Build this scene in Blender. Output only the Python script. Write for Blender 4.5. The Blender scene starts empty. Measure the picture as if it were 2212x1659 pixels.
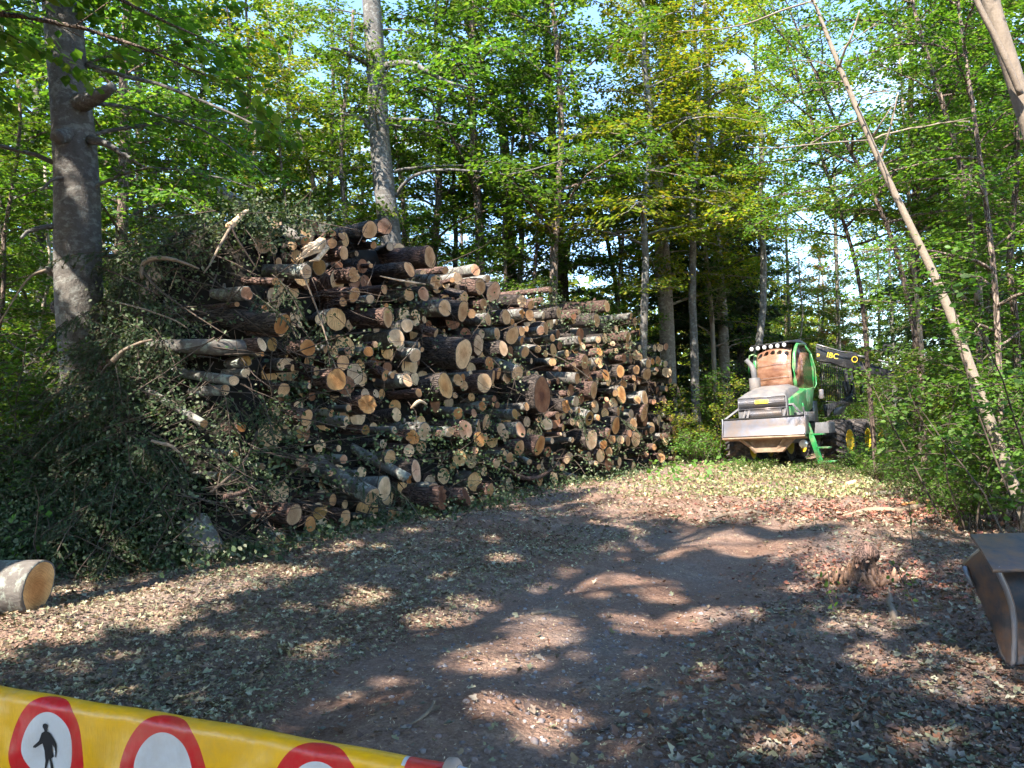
import bpy, math, random
import numpy as np
from mathutils import Vector, Matrix, Euler

# ------------------------------------------------------------------ camera, sky, sun, exposure
S = bpy.context.scene
COL = S.collection
PITCH = math.radians(2.3)
F = 1597.6                       # focal length for a 2212 px wide frame
EYE = 1.6
cd = bpy.data.cameras.new('camera'); cam = bpy.data.objects.new('camera', cd); COL.objects.link(cam)
cd.lens = 26.0; cd.sensor_width = 36.0; cd.clip_start = 0.05; cd.clip_end = 1500
cam.location = (0, 0, EYE); cam.rotation_euler = (math.pi/2 + PITCH, 0, 0)
S.camera = cam

SUN_AZ = math.radians(214)       # compass-like angle from +Y towards +X
SUN_EL = math.radians(47)
TOSUN = np.array([math.sin(SUN_AZ)*math.cos(SUN_EL), math.cos(SUN_AZ)*math.cos(SUN_EL), math.sin(SUN_EL)])
w = bpy.data.worlds.new('World'); S.world = w; w.use_nodes = True
nt = w.node_tree; nt.nodes.clear()
sky = nt.nodes.new('ShaderNodeTexSky'); sky.sky_type = 'NISHITA'; sky.sun_disc = False
sky.sun_elevation = SUN_EL; sky.sun_rotation = SUN_AZ; sky.air_density = 1.0; sky.dust_density = 0.0; sky.ozone_density = 2.6
bgn = nt.nodes.new('ShaderNodeBackground'); bgn.inputs[1].default_value = 0.15
out = nt.nodes.new('ShaderNodeOutputWorld')
tc = nt.nodes.new('ShaderNodeTexCoord'); mp = nt.nodes.new('ShaderNodeMapping'); mp.inputs['Scale'].default_value = (1, 1, 2.6)
nz = nt.nodes.new('ShaderNodeTexNoise'); nz.inputs['Scale'].default_value = 3.1; nz.inputs['Detail'].default_value = 7; nz.inputs['Roughness'].default_value = .55
rp = nt.nodes.new('ShaderNodeValToRGB'); rp.color_ramp.elements[0].position = .6; rp.color_ramp.elements[1].position = .78
rp.color_ramp.elements[1].color = (.85, .85, .85, 1)
mx = nt.nodes.new('ShaderNodeMixRGB'); mx.inputs[2].default_value = (4.2, 4.5, 4.9, 1)
nt.links.new(tc.outputs['Generated'], mp.inputs[0]); nt.links.new(mp.outputs[0], nz.inputs[0]); nt.links.new(nz.outputs[0], rp.inputs[0])
nt.links.new(rp.outputs[0], mx.inputs[0]); hs = nt.nodes.new('ShaderNodeHueSaturation'); hs.inputs['Saturation'].default_value = 1.05; hs.inputs['Value'].default_value = .85; nt.links.new(sky.outputs[0], hs.inputs['Color']); nt.links.new(hs.outputs[0], mx.inputs[1]); nt.links.new(mx.outputs[0], bgn.inputs[0])
nt.links.new(bgn.outputs[0], out.inputs[0])
sl = bpy.data.lights.new('sun', 'SUN'); sl.energy = 4.2; sl.angle = math.radians(0.8); sl.color = (1.0, .93, .84)
so = bpy.data.objects.new('sun', sl); COL.objects.link(so)
so.rotation_euler = Vector(tuple(TOSUN)).to_track_quat('Z', 'Y').to_euler(); so.location = (-8, -8, 20)
S.view_settings.view_transform = 'Standard'; S.view_settings.look = 'None'; S.view_settings.gamma = 1.0
S.view_settings.exposure = 2.4
S.render.engine = 'CYCLES'
S.cycles.max_bounces = 5; S.cycles.diffuse_bounces = 3; S.cycles.glossy_bounces = 1; S.cycles.transmission_bounces = 3
S.cycles.transparent_max_bounces = 6; S.cycles.sample_clamp_indirect = 6; S.cycles.use_denoising = True
S.cycles.use_adaptive_sampling = True; S.cycles.adaptive_threshold = .03; S.cycles.caustics_reflective = False; S.cycles.caustics_refractive = False

rng = np.random.default_rng(7); R = random.Random(11)

# ------------------------------------------------------------------ picture position -> place
def ray(x, y):
    u = (x-1106)/F; v = (829.5-y)/F
    f = math.cos(PITCH) - math.sin(PITCH)*v; z = math.sin(PITCH) + math.cos(PITCH)*v
    return u/f, z/f                                # X and Z gained per metre of depth
def at(x, y, Y):
    a, c = ray(x, y); return np.array([a*Y, Y, EYE + c*Y])
def gp(x, y):
    a, c = ray(x, y); Y = -EYE/c; return np.array([a*Y, Y, 0.])
def topx(P):
    P = np.atleast_2d(P); d = P - np.array([0, 0, EYE]); cp, sp = math.cos(PITCH), math.sin(PITCH)
    f = d[:, 1]*cp + d[:, 2]*sp; u = -d[:, 1]*sp + d[:, 2]*cp
    f = np.where(f < .05, .05, f)
    return 1106 + F*d[:, 0]/f, 829.5 - F*u/f
def sstep(a, b, x):
    t = min(1., max(0., (x-a)/(b-a))); return t*t*(3-2*t)
def pile_Y(x, y):                                  # depth of the face of the heap
    a, c = ray(x, y)
    A = -7.17/(0.874*a - 0.486 + .25*c)
    k = .55 + 1.1*(1-sstep(120, 300, x))
    B = (8 + k*1.6)/(1 - k*c) if 1-k*c > .2 else 30
    B = min(B, 14)
    s = sstep(250, 600, x)
    return B*(1-s) + A*s
def face(x, y, off=0.):
    return at(x, y, pile_Y(x, y)) + np.array([0, off, 0])

# ------------------------------------------------------------------ meshes
def link(o, parent=None):
    COL.objects.link(o)
    if parent is not None: o.parent = parent
    return o
def tag(o, label=None, cat=None, group=None, kind=None):
    for k, v in (('label', label), ('category', cat), ('group', group), ('kind', kind)):
        if v: o[k] = v
    return o
def thing(name, label, cat, loc=(0, 0, 0), rz=0, group=None):
    o = bpy.data.objects.new(name, None); o.location = tuple(loc); o.rotation_euler = (0, 0, rz); o.empty_display_size = .3
    link(o); return tag(o, label, cat, group)
class MB:                                          # collects polygons, builds ONE mesh
    def __init__(s): s.V = []; s.Fs = []; s.n = 0; s.mi = []; s.cur = 0
    def add(s, V, *Fsets):
        V = np.asarray(V, float).reshape(-1, 3); s.V.append(V)
        for Fa in Fsets:
            Fa = np.asarray(Fa, int)
            if Fa.size: s.Fs.append(Fa + s.n); s.mi.append(np.full(len(Fa), s.cur))
        s.n += len(V); return s
    def mesh(s, name, mats, smooth=False):
        me = bpy.data.meshes.new(name)
        V = np.concatenate(s.V); cnt = np.concatenate([np.full(len(f), f.shape[1]) for f in s.Fs])
        loops = np.concatenate([f.ravel() for f in s.Fs])
        me.vertices.add(len(V)); me.vertices.foreach_set('co', V.astype(np.float32).ravel())
        me.loops.add(len(loops)); me.loops.foreach_set('vertex_index', loops.astype(np.int32))
        me.polygons.add(len(cnt)); st = np.concatenate([[0], np.cumsum(cnt)[:-1]])
        me.polygons.foreach_set('loop_start', st.astype(np.int32)); me.polygons.foreach_set('loop_total', cnt.astype(np.int32))
        me.polygons.foreach_set('material_index', np.concatenate(s.mi).astype(np.int32))
        if smooth: me.polygons.foreach_set('use_smooth', np.ones(len(cnt), bool))
        for m in (mats if isinstance(mats, (list, tuple)) else [mats]): me.materials.append(m)
        me.update(calc_edges=True); me.validate(); return me
    def build(s, name, mats, parent=None, smooth=False, bevel=0, loc=None):
        o = bpy.data.objects.new(name, s.mesh(name, mats, smooth)); link(o, parent)
        if loc is not None: o.location = tuple(loc)
        if bevel:
            b = o.modifiers.new('bevel', 'BEVEL'); b.width = bevel; b.segments = 2; b.limit_method = 'ANGLE'; b.angle_limit = .6
        return o
    def box(s, x0, x1, y0, y1, z0, z1, M=None):
        V = np.array([[x, y, z] for z in (z0, z1) for y in (y0, y1) for x in (x0, x1)], float)
        if M is not None: V = V @ np.array(M.to_3x3()).T + np.array(M.translation)
        return s.add(V, [[0, 2, 3, 1], [4, 5, 7, 6], [0, 1, 5, 4], [2, 6, 7, 3], [0, 4, 6, 2], [1, 3, 7, 5]])
    def prism(s, prof, ax, a, b):                  # profile polygon extruded along axis 0/1/2
        k = len(prof); o = [i for i in range(3) if i != ax]
        V = np.zeros((2*k, 3)); V[:k, o] = prof; V[k:, o] = prof; V[:k, ax] = a; V[k:, ax] = b
        return s.add(V, [list(range(k))], [[k+i for i in range(k)][::-1]], [[i, i+k, (i+1) % k+k, (i+1) % k] for i in range(k)])
    def tube(s, P, r, n=10, cap=True, jit=0, rg=None, flat=1.):
        P = np.asarray(P, float); k = len(P); r = np.broadcast_to(np.asarray(r, float), (k,))
        T = np.gradient(P, axis=0); T /= np.linalg.norm(T, axis=1)[:, None]+1e-9
        ref = np.array([0, 0, 1.]) if abs(T[:, 2]).mean() < .8 else np.array([1., 0, 0])
        A = np.cross(T, ref); A /= np.linalg.norm(A, axis=1)[:, None]+1e-9; B = np.cross(A, T)
        th = np.linspace(0, 2*math.pi, n, endpoint=False)
        rad = r[:, None]*np.ones(n)
        if jit:
            g = rg or rng; rad = rad*(1 + jit*(g.normal(size=(1, n))*.6 + g.normal(size=(k, n))*.5))
        V = P[:, None] + rad[..., None]*(np.cos(th)[None, :, None]*A[:, None]*flat + np.sin(th)[None, :, None]*B[:, None])
        V = V.reshape(-1, 3); i = np.arange(k-1)[:, None]*n; j = np.arange(n)[None]
        Q = np.stack([i+j, i+(j+1) % n, i+n+(j+1) % n, i+n+j], -1).reshape(-1, 4)
        if cap:
            V = np.vstack([V, P[0], P[-1]]); c0 = k*n; e = (k-1)*n; j = np.arange(n)
            return s.add(V, Q, np.stack([np.full(n, c0), (j+1) % n, j], 1), np.stack([np.full(n, c0+1), e+j, e+(j+1) % n], 1))
        return s.add(V, Q)
    def sticks(s, P0, P1, r0, r1, n=3):            # many straight tapered sticks at once
        P0 = np.atleast_2d(P0); P1 = np.atleast_2d(P1); m = len(P0)
        r0 = np.broadcast_to(r0, (m,)); r1 = np.broadcast_to(r1, (m,))
        T = P1-P0; T = T/(np.linalg.norm(T, axis=1)[:, None]+1e-9)
        ref = np.where(abs(T[:, 2:3]) < .9, np.array([[0, 0, 1.]]), np.array([[1., 0, 0]]))
        A = np.cross(T, ref); A /= np.linalg.norm(A, axis=1)[:, None]+1e-9; B = np.cross(A, T)
        th = np.linspace(0, 2*math.pi, n, endpoint=False); c = np.cos(th)[None, :, None]; d = np.sin(th)[None, :, None]
        ring = A[:, None]*c + B[:, None]*d
        V = np.concatenate([P0[:, None]+ring*r0[:, None, None], P1[:, None]+ring*r1[:, None, None]], 1).reshape(-1, 3)
        j = np.arange(n); q = np.stack([j, (j+1) % n, n+(j+1) % n, n+j], 1)
        return s.add(V, (np.arange(m)[:, None, None]*2*n + q[None]).reshape(-1, 4))
    def cards(s, tpl, faces, C, D, Nn, size, asp=1.):       # leaf-like pieces from a small template
        C = np.atleast_2d(C); m = len(C); D = D/(np.linalg.norm(D, axis=1)[:, None]+1e-9)
        Bv = np.cross(Nn, D); Bv /= np.linalg.norm(Bv, axis=1)[:, None]+1e-9; Nn = np.cross(D, Bv)
        size = np.broadcast_to(size, (m,)); tpl = np.asarray(tpl, float); k = len(tpl)
        V = C[:, None] + size[:, None, None]*(tpl[None, :, 0:1]*D[:, None] + tpl[None, :, 1:2]*asp*Bv[:, None] + tpl[None, :, 2:3]*Nn[:, None])
        s.V.append(V.reshape(-1, 3)); f = np.asarray(faces, int)
        s.Fs.append((np.arange(m)[:, None, None]*k + f[None]).reshape(-1, f.shape[1]) + s.n); s.mi.append(np.full(m*len(f), s.cur))
        s.n += m*k; return s
LEAF4 = ([[-.5, 0, 0], [0, -.3, .05], [.5, 0, -.06], [0, .3, .05]], [[0, 1, 2, 3]])
LEAF6 = ([[-.5, 0, 0], [-.15, -.33, .07], [.25, -.25, .03], [.52, 0, -.1], [.25, .25, .03], [-.15, .33, .07], [.05, 0, -.02]],
         [[0, 1, 6], [1, 2, 6], [2, 3, 6], [3, 4, 6], [4, 5, 6], [5, 0, 6]])
CURL = ([[-.5, 0, 0], [-.28, -.2, .12], [-.05, -.12, .05], [.12, -.36, .18], [.3, -.12, .04], [.52, .03, .16], [.2, .2, .05], [.1, .38, .2], [-.2, .2, .09], [0, 0, -.04]],
        [[i, (i+1) % 9, 9] for i in range(9)])
NEEDLE = ([[-.5, 0, 0], [.1, -.11, 0], [.5, 0, 0], [.1, .11, 0]], [[0, 1, 2, 3]])
def unit(a):
    return a/(np.linalg.norm(a, axis=-1, keepdims=True)+1e-9)
def rdir(n, g=None):
    return unit((g or rng).normal(size=(n, 3)))

# ------------------------------------------------------------------ materials
def nn(nt, t, **k):
    n = nt.nodes.new(t)
    for a, b in k.items():
        if a[0] == '_': setattr(n, a[1:], b)
        else:
            key = int(a[1:]) if a[0] == 'i' and a[1:].isdigit() else a
            try: s = n.inputs[key]
            except Exception: s = n.inputs[a.replace('_', ' ')]
            if isinstance(b, bpy.types.NodeSocket): nt.links.new(b, s)
            else: s.default_value = b
    return n
def ramp(nt, fac, stops, interp='LINEAR'):
    r = nt.nodes.new('ShaderNodeValToRGB'); nt.links.new(fac, r.inputs[0]); cr = r.color_ramp; cr.interpolation = interp
    while len(cr.elements) < len(stops): cr.elements.new(.5)
    for e, (p, c) in zip(cr.elements, stops): e.position = p; e.color = (*c, 1) if len(c) == 3 else c
    return r.outputs[0]
def mat(name):
    m = bpy.data.materials.new(name); m.use_nodes = True; b = m.node_tree.nodes['Principled BSDF']
    b.inputs['Specular IOR Level'].default_value = .3; return m, m.node_tree, b
def tco(nt, out='Object', scale=(1, 1, 1)):
    t = nt.nodes.new('ShaderNodeTexCoord'); mp = nt.nodes.new('ShaderNodeMapping'); mp.inputs['Scale'].default_value = scale
    nt.links.new(t.outputs[out], mp.inputs[0]); return mp.outputs[0]
def bump(nt, b, h, dist=.02, st=1.):
    n = nn(nt, 'ShaderNodeBump', Height=h, Distance=dist, Strength=st); nt.links.new(n.outputs[0], b.inputs['Normal'])
def noise(nt, v, scale, detail=4, rough=.6):
    return nn(nt, 'ShaderNodeTexNoise', Vector=v, Scale=scale, Detail=detail, Roughness=rough).outputs[0]
def mixc(nt, f, a, b, mode='MIX'):
    n = nt.nodes.new('ShaderNodeMixRGB'); n.blend_type = mode
    for s, v in zip(n.inputs, (f, a, b)):
        if isinstance(v, bpy.types.NodeSocket): nt.links.new(v, s)
        else: s.default_value = v if not isinstance(v, tuple) or len(v) == 4 else (*v, 1)
    return n.outputs[0]
def leafmat(name, cols, trans=.45, rough=.5, tcol=1.3, obj=.25):
    m, nt, b = mat(name)
    isl = nn(nt, 'ShaderNodeNewGeometry').outputs['Random Per Island']
    k = len(cols); c = ramp(nt, isl, [(i/k, col) for i, col in enumerate(cols)], 'CONSTANT')
    oi = nn(nt, 'ShaderNodeObjectInfo').outputs['Random']
    hv = nn(nt, 'ShaderNodeHueSaturation', Color=c, Value=nn(nt, 'ShaderNodeMapRange', Value=oi, i3=1-obj, i4=1+obj).outputs[0],
            Hue=nn(nt, 'ShaderNodeMapRange', Value=oi, i3=.488, i4=.508).outputs[0])
    nt.links.new(hv.outputs[0], b.inputs['Base Color']); b.inputs['Roughness'].default_value = rough
    tr = nn(nt, 'ShaderNodeBsdfTranslucent', Color=mixc(nt, 1., hv.outputs[0], (tcol*1.1, tcol*1.15, tcol*.45), 'MULTIPLY'))
    ms = nn(nt, 'ShaderNodeMixShader', Fac=trans); nt.links.new(b.outputs[0], ms.inputs[1]); nt.links.new(tr.outputs[0], ms.inputs[2])
    nt.links.new(ms.outputs[0], nt.nodes['Material Output'].inputs[0]); return m
def plain(name, col, rough=.6, metal=0, var=.25, sc=6, spec=.3, bmp=0, dirt=None, dsc=3, dlo=.45, dhi=.7):
    m, nt, b = mat(name); v = tco(nt)
    f = noise(nt, v, sc, 5); c = ramp(nt, f, [(.3, tuple(x*(1-var) for x in col)), (.7, tuple(min(1, x*(1+var)) for x in col))])
    if dirt: c = mixc(nt, ramp(nt, noise(nt, v, dsc, 6, .65), [(dlo, (0, 0, 0)), (dhi, (1, 1, 1))]), c, dirt)
    nt.links.new(c, b.inputs['Base Color']); b.inputs['Roughness'].default_value = rough; b.inputs['Metallic'].default_value = metal
    b.inputs['Specular IOR Level'].default_value = spec
    if bmp: bump(nt, b, noise(nt, v, sc*4, 5), bmp)
    return m
def barkmat(name, lo, hi, scale=9, stretch=.18, depth=.02, lichen_or_sun=None, cracks=True):
    m, nt, b = mat(name); v = tco(nt, 'Object', (1, 1, stretch))
    oi = nn(nt, 'ShaderNodeObjectInfo').outputs['Random']
    wv = nn(nt, 'ShaderNodeVectorMath', _operation='ADD', i0=v, i1=nn(nt, 'ShaderNodeVectorMath', _operation='SCALE', i0=nn(nt, 'ShaderNodeTexNoise', Vector=v, Scale=scale*.6, Detail=3.).outputs[1], Scale=.35).outputs[0]).outputs[0]
    if cracks:
        vo = nn(nt, 'ShaderNodeTexVoronoi', Vector=wv, Scale=scale*1.6, _feature='DISTANCE_TO_EDGE').outputs[0]
        h = nn(nt, 'ShaderNodeMapRange', Value=vo, i1=0., i2=.22).outputs[0]
    else: h = noise(nt, v, scale*2.5, 6)
    fine = noise(nt, tco(nt), 38, 4)
    hh = nn(nt, 'ShaderNodeMath', _operation='ADD', i0=h, i1=nn(nt, 'ShaderNodeMath', _operation='MULTIPLY', i0=fine, i1=.5).outputs[0]).outputs[0]
    c = ramp(nt, hh, [(.15, lo), (1.0, hi)])
    if lichen_or_sun: c = mixc(nt, ramp(nt, noise(nt, tco(nt, 'Object', (1, 1, 1.6)), 7, 6, .7), [(.5, (0, 0, 0)), (.6, (1, 1, 1))]), c, lichen_or_sun)
    c = mixc(nt, 1., c, ramp(nt, oi, [(0, (.75, .72, .7)), (1, (1.2, 1.2, 1.2))]), 'MULTIPLY')
    nt.links.new(c, b.inputs['Base Color']); b.inputs['Roughness'].default_value = .9; bump(nt, b, hh, depth); return m
def cutmat(name, base, heart, edge):               # sawn end grain: rings, saw scores, radial cracks
    m, nt, b = mat(name); oi = nn(nt, 'ShaderNodeObjectInfo').outputs['Random']
    v = tco(nt, 'Object'); t = nn(nt, 'ShaderNodeVectorMath', _operation='MULTIPLY', i0=v, i1=(1, 1, 0)).outputs[0]
    dv = nn(nt, 'ShaderNodeVectorMath', _operation='ADD', i0=t, i1=nn(nt, 'ShaderNodeVectorMath', _operation='SCALE', i0=nn(nt, 'ShaderNodeTexNoise', Vector=v, Scale=7., Detail=2.).outputs[1], Scale=.035).outputs[0]).outputs[0]
    ln = nn(nt, 'ShaderNodeVectorMath', _operation='LENGTH', i0=dv).outputs['Value']
    ringv = nn(nt, 'ShaderNodeMath', _operation='SINE', i0=nn(nt, 'ShaderNodeMath', _operation='MULTIPLY', i0=ln, i1=330.).outputs[0]).outputs[0]
    ringv = nn(nt, 'ShaderNodeMapRange', Value=ringv, i1=-1., i2=1., i3=.86, i4=1.04).outputs[0]
    rel = nn(nt, 'ShaderNodeMapRange', Value=ln, i1=.0, i2=.24).outputs[0]
    c = ramp(nt, rel, [(0, heart), (.3, heart), (.55, base), (1, edge)])
    rotv = nn(nt, 'ShaderNodeVectorRotate', _rotation_type='Z_AXIS', Vector=v, Angle=nn(nt, 'ShaderNodeMath', _operation='MULTIPLY', i0=oi, i1=40.).outputs[0]).outputs[0]
    saw = noise(nt, nn(nt, 'ShaderNodeVectorMath', _operation='MULTIPLY', i0=rotv, i1=(90, 5, 5)).outputs[0], 1., 4)
    c = mixc(nt, .8, c, ramp(nt, saw, [(.3, (.72, .68, .62)), (.65, (1.12, 1.1, 1.08))]), 'MULTIPLY')
    c = mixc(nt, 1., c, nn(nt, 'ShaderNodeCombineColor', i0=ringv, i1=ringv, i2=ringv).outputs[0], 'MULTIPLY')
    bl = ramp(nt, noise(nt, nn(nt, 'ShaderNodeVectorMath', _operation='ADD', i0=v, i1=nn(nt, 'ShaderNodeCombineXYZ', X=oi, Y=oi, Z=oi).outputs[0]).outputs[0], 6, 4), [(.38, (.7, .62, .54)), (.62, (1.1, 1.07, 1.03))])
    c = mixc(nt, .85, c, bl, 'MULTIPLY')
    c = mixc(nt, 1., c, ramp(nt, oi, [(0, (.8, .74, .68)), (.5, (1, .96, .9)), (1, (1.12, 1.12, 1.1))]), 'MULTIPLY')
    nt.links.new(c, b.inputs['Base Color']); b.inputs['Roughness'].default_value = .85; bump(nt, b, saw, .004); return m

M = {}
M['leaf_green'] = leafmat('leaf_green', [(.06, .13, .015), (.09, .17, .02), (.045, .1, .016), (.14, .2, .03), (.08, .15, .025)], .5)
M['leaf_yellow'] = leafmat('leaf_yellow', [(.17, .23, .02), (.23, .26, .025), (.11, .18, .02), (.3, .25, .03), (.13, .2, .025)], .5)
M['leaf_dark'] = leafmat('leaf_dark', [(.035, .08, .018), (.045, .1, .02), (.028, .065, .016), (.07, .12, .03)], .42)
M['leaf_fresh'] = leafmat('leaf_fresh', [(.08, .17, .025), (.1, .2, .03), (.06, .14, .02), (.12, .19, .05)], .45)
M['leaf_autumn'] = leafmat('leaf_autumn', [(.25, .13, .06), (.18, .16, .05), (.3, .11, .05), (.12, .14, .04)], .4)
M['needle'] = leafmat('needle', [(.03, .06, .025), (.04, .08, .03), (.055, .08, .035), (.07, .065, .035)], .2, .6, 1.)
M['wilted'] = leafmat('wilted', [(.11, .16, .07), (.08, .13, .055), (.16, .2, .11), (.055, .1, .035), (.2, .22, .13), (.065, .11, .045), (.045, .085, .03)], .25, .6, 1.1)
M['litter_green'] = leafmat('litter_green', [(.24, .24, .14), (.17, .17, .1), (.34, .31, .19), (.2, .14, .085), (.28, .21, .13), (.12, .085, .055), (.38, .35, .24), (.15, .1, .07), (.09, .065, .045), (.2, .13, .09)], .12, .7, 1., 0)
M['litter_brown'] = leafmat('litter_brown', [(.16, .09, .065), (.11, .065, .05), (.22, .125, .085), (.08, .055, .045), (.17, .13, .1), (.2, .09, .05), (.13, .135, .1), (.24, .2, .16)], .1, .7, 1., 0)
M['chips'] = leafmat('chips', [(.5, .36, .22), (.42, .28, .16), (.6, .47, .32), (.34, .2, .12)], .05, .8, 1., 0)
M['rotchips'] = leafmat('rotchips', [(.26, .11, .065), (.2, .085, .06), (.34, .16, .09), (.15, .075, .06), (.38, .26, .17), (.2, .14, .1)], .05, .8, 1., 0)
M['beech'] = barkmat('beech', (.04, .036, .032), (.14, .128, .112), 5, .7, .025, (.2, .2, .18), False)
M['bark_brown'] = barkmat('bark_brown', (.05, .035, .028), (.2, .15, .115), 9, .25, .03)
M['bark_dark'] = barkmat('bark_dark', (.02, .016, .014), (.11, .085, .07), 8, .2, .03)
M['bark_pale'] = barkmat('bark_pale', (.13, .105, .08), (.28, .23, .175), 7, .4, .008, None, False)
M['bark_sun'] = barkmat('bark_sun', (.08, .062, .048), (.24, .2, .155), 9, .4, .02, (.3, .27, .21), False)  # pale blotches put sun mottling into the bark colour
M['log_furrow'] = barkmat('log_furrow', (.01, .008, .007), (.085, .066, .055), 13, .22, .035)
M['log_grey'] = barkmat('log_grey', (.05, .044, .038), (.14, .125, .11), 8, .5, .008, (.22, .24, .2), False)
M['log_red'] = barkmat('log_red', (.03, .018, .014), (.14, .085, .065), 12, .25, .02)
M['twig'] = plain('twig', (.075, .055, .04), .85, 0, .4, 10)
M['twig_pale'] = plain('twig_pale', (.2, .15, .105), .8, 0, .3, 10)
M['cut_t'] = cutmat('cut_tan', (.62, .41, .23), (.52, .31, .16), (.68, .49, .3))
M['cut_p'] = cutmat('cut_pale', (.74, .56, .38), (.67, .48, .31), (.76, .6, .43))
M['cut_o'] = cutmat('cut_orange', (.58, .32, .13), (.46, .22, .08), (.64, .41, .2))
M['cut_r'] = cutmat('cut_pink', (.66, .43, .29), (.55, .31, .2), (.7, .5, .36))
M['cut_g'] = cutmat('cut_grey', (.48, .34, .22), (.36, .24, .15), (.52, .39, .27))
M['cut_y'] = cutmat('cut_olive', (.4, .27, .1), (.28, .17, .06), (.46, .33, .15))
M['cut_d'] = cutmat('cut_dark', (.2, .085, .045), (.12, .05, .03), (.26, .13, .075))
M['core'] = plain('gap_shade', (.012, .01, .007), 1, 0, .5, 5)  # near-black colour stands in for shade between and inside the logs
# ------------------------------------------------------------------ ground
def gh(x, y):
    return (.035*np.sin(.9*x+.4*y)+.03*np.sin(1.7*y-.8*x+1)+.018*np.sin(3.1*x+2.3*y)+.012*np.sin(5.3*x-4.1*y+.5)
            - .05*np.exp(-((x-pathx(y)-.62)/.28)**2) - .05*np.exp(-((x-pathx(y)+.75)/.28)**2))
def pathx(y):
    return np.interp(y, [0, 4.6, 6.3, 8.9, 16, 24, 60], [-.9, -.2, .75, 2.2, 6.6, 11, 28])
def gz(P): return float(gh(P[0], P[1]))
def make_ground():
    u = np.linspace(-1, 1, 300); c = 9*u + 400*np.sign(u)*abs(u)**9
    X, Y = np.meshgrid(c, c + 9); Z = gh(X, Y)*np.exp(-((X**2+(Y-8)**2)/60**2))
    V = np.stack([X, Y, Z], -1).reshape(-1, 3); n = len(u); i = np.arange(n-1)[:, None]*n; j = np.arange(n-1)[None]
    Q = np.stack([i+j, i+j+1, i+n+j+1, i+n+j], -1).reshape(-1, 4)
    m, nt, b = mat('soil'); v = tco(nt)
    c0 = ramp(nt, noise(nt, v, .55, 5, .6), [(.38, (.2, .122, .086)), (.5, (.245, .165, .125)), (.62, (.23, .178, .148))])
    c1 = mixc(nt, ramp(nt, noise(nt, v, 1.3, 8, .75), [(.54, (0, 0, 0)), (.66, (.7, .7, .7))]), c0, (.4, .31, .22))
    peb = nn(nt, 'ShaderNodeTexVoronoi', Vector=v, Scale=34.); pc = ramp(nt, peb.outputs['Color'], [(0, (.75, .73, .72)), (.5, (1, .98, .96)), (1, (1.25, 1.25, 1.24))])
    c2 = mixc(nt, .75, c1, pc, 'MULTIPLY')
    c2 = mixc(nt, .8, c2, ramp(nt, noise(nt, v, 60, 4, .7), [(.3, (.55, .5, .5)), (.7, (1.3, 1.3, 1.3))]), 'MULTIPLY')
    nt.links.new(c2, b.inputs['Base Color']); b.inputs['Roughness'].default_value = .95; b.inputs['Specular IOR Level'].default_value = .1
    h = nn(nt, 'ShaderNodeMath', _operation='ADD', i0=nn(nt, 'ShaderNodeMath', _operation='MULTIPLY', i0=peb.outputs['Distance'], i1=-.25).outputs[0], i1=noise(nt, v, 9, 8, .7)).outputs[0]
    bump(nt, b, h, .06)
    o = MB().add(V, Q).build('ground', m, smooth=True); tag(o, kind='structure')
make_ground()

def litter(name, n, mats, f, smin, smax, tpl=CURL, zoff=.012, tilt=.35, az=(-.95, .95), r=(2.5, 34)):
    m = n*4; a = rng.uniform(*az, m); d = r[0]*(r[1]/r[0])**rng.uniform(0, 1, m)
    x = d*np.sin(a); y = d*np.cos(a); keep = rng.uniform(0, 1, m) < f(x, y); x, y, d = x[keep][:n], y[keep][:n], d[keep][:n]; k = len(x)
    C = np.stack([x, y, gh(x, y)+zoff+rng.uniform(0, .02, k)], 1)
    D = rng.normal(size=(k, 3)); D[:, 2] *= tilt; Nn = rng.normal(size=(k, 3))*tilt + [0, 0, 1]
    s = (smin+(smax*1.45-smin)*rng.uniform(0, 1, k)**2.4)*(1+.045*np.maximum(0, d-6))
    return tag(MB().cards(*tpl, C, D, Nn, s).build(name, mats), kind='stuff')
def onpath(x, y, wdt=1.0): return np.exp(-((x-pathx(y))/wdt)**4)
def lobe(x, y, cx, cy, rx, ry): return np.exp(-((x-cx)/rx)**2-((y-cy)/ry)**2)
def patchy(x, y): return .5+.5*np.sin(2.1*x+1.3*np.sin(1.7*y))*np.sin(1.9*y+1.1*np.sin(2.3*x))
tag(litter('leaf_litter', 94000, M['litter_green'], lambda x, y: np.clip((.25+.6*patchy(x, y))*(1-.96*onpath(x, y, 1.5)*(y < 11)) + .55*(x < pathx(y)-1.2) + .6*(y > 10.5), 0, 1), .016, .05), 'pale green wilted leaves and bark scraps strewn over the ground', 'leaf litter')
tag(litter('dead_leaves', 50000, M['litter_brown'], lambda x, y: np.clip((x-pathx(y)-.8)*.5, .02, 1)*(.4+.6*patchy(x+1, y)), .018, .055), 'brown dead leaves thick on the right side of the track', 'dead leaves')
tag(litter('sawdust', 42000, M['chips'], lambda x, y: np.clip(.75*lobe(x, y, 0.9, 5.2, 1.2, 1.6)*patchy(2*x, 2*y)+.5*lobe(x, y, 2.4, 8.3, 1.6, 1.8)+.16+.3*patchy(1.5*x+2, 1.3*y)*(x < 1), 0, 1), .006, .022, NEEDLE, .004), 'pale sawdust and small wood chips on the bare track', 'sawdust')
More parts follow.
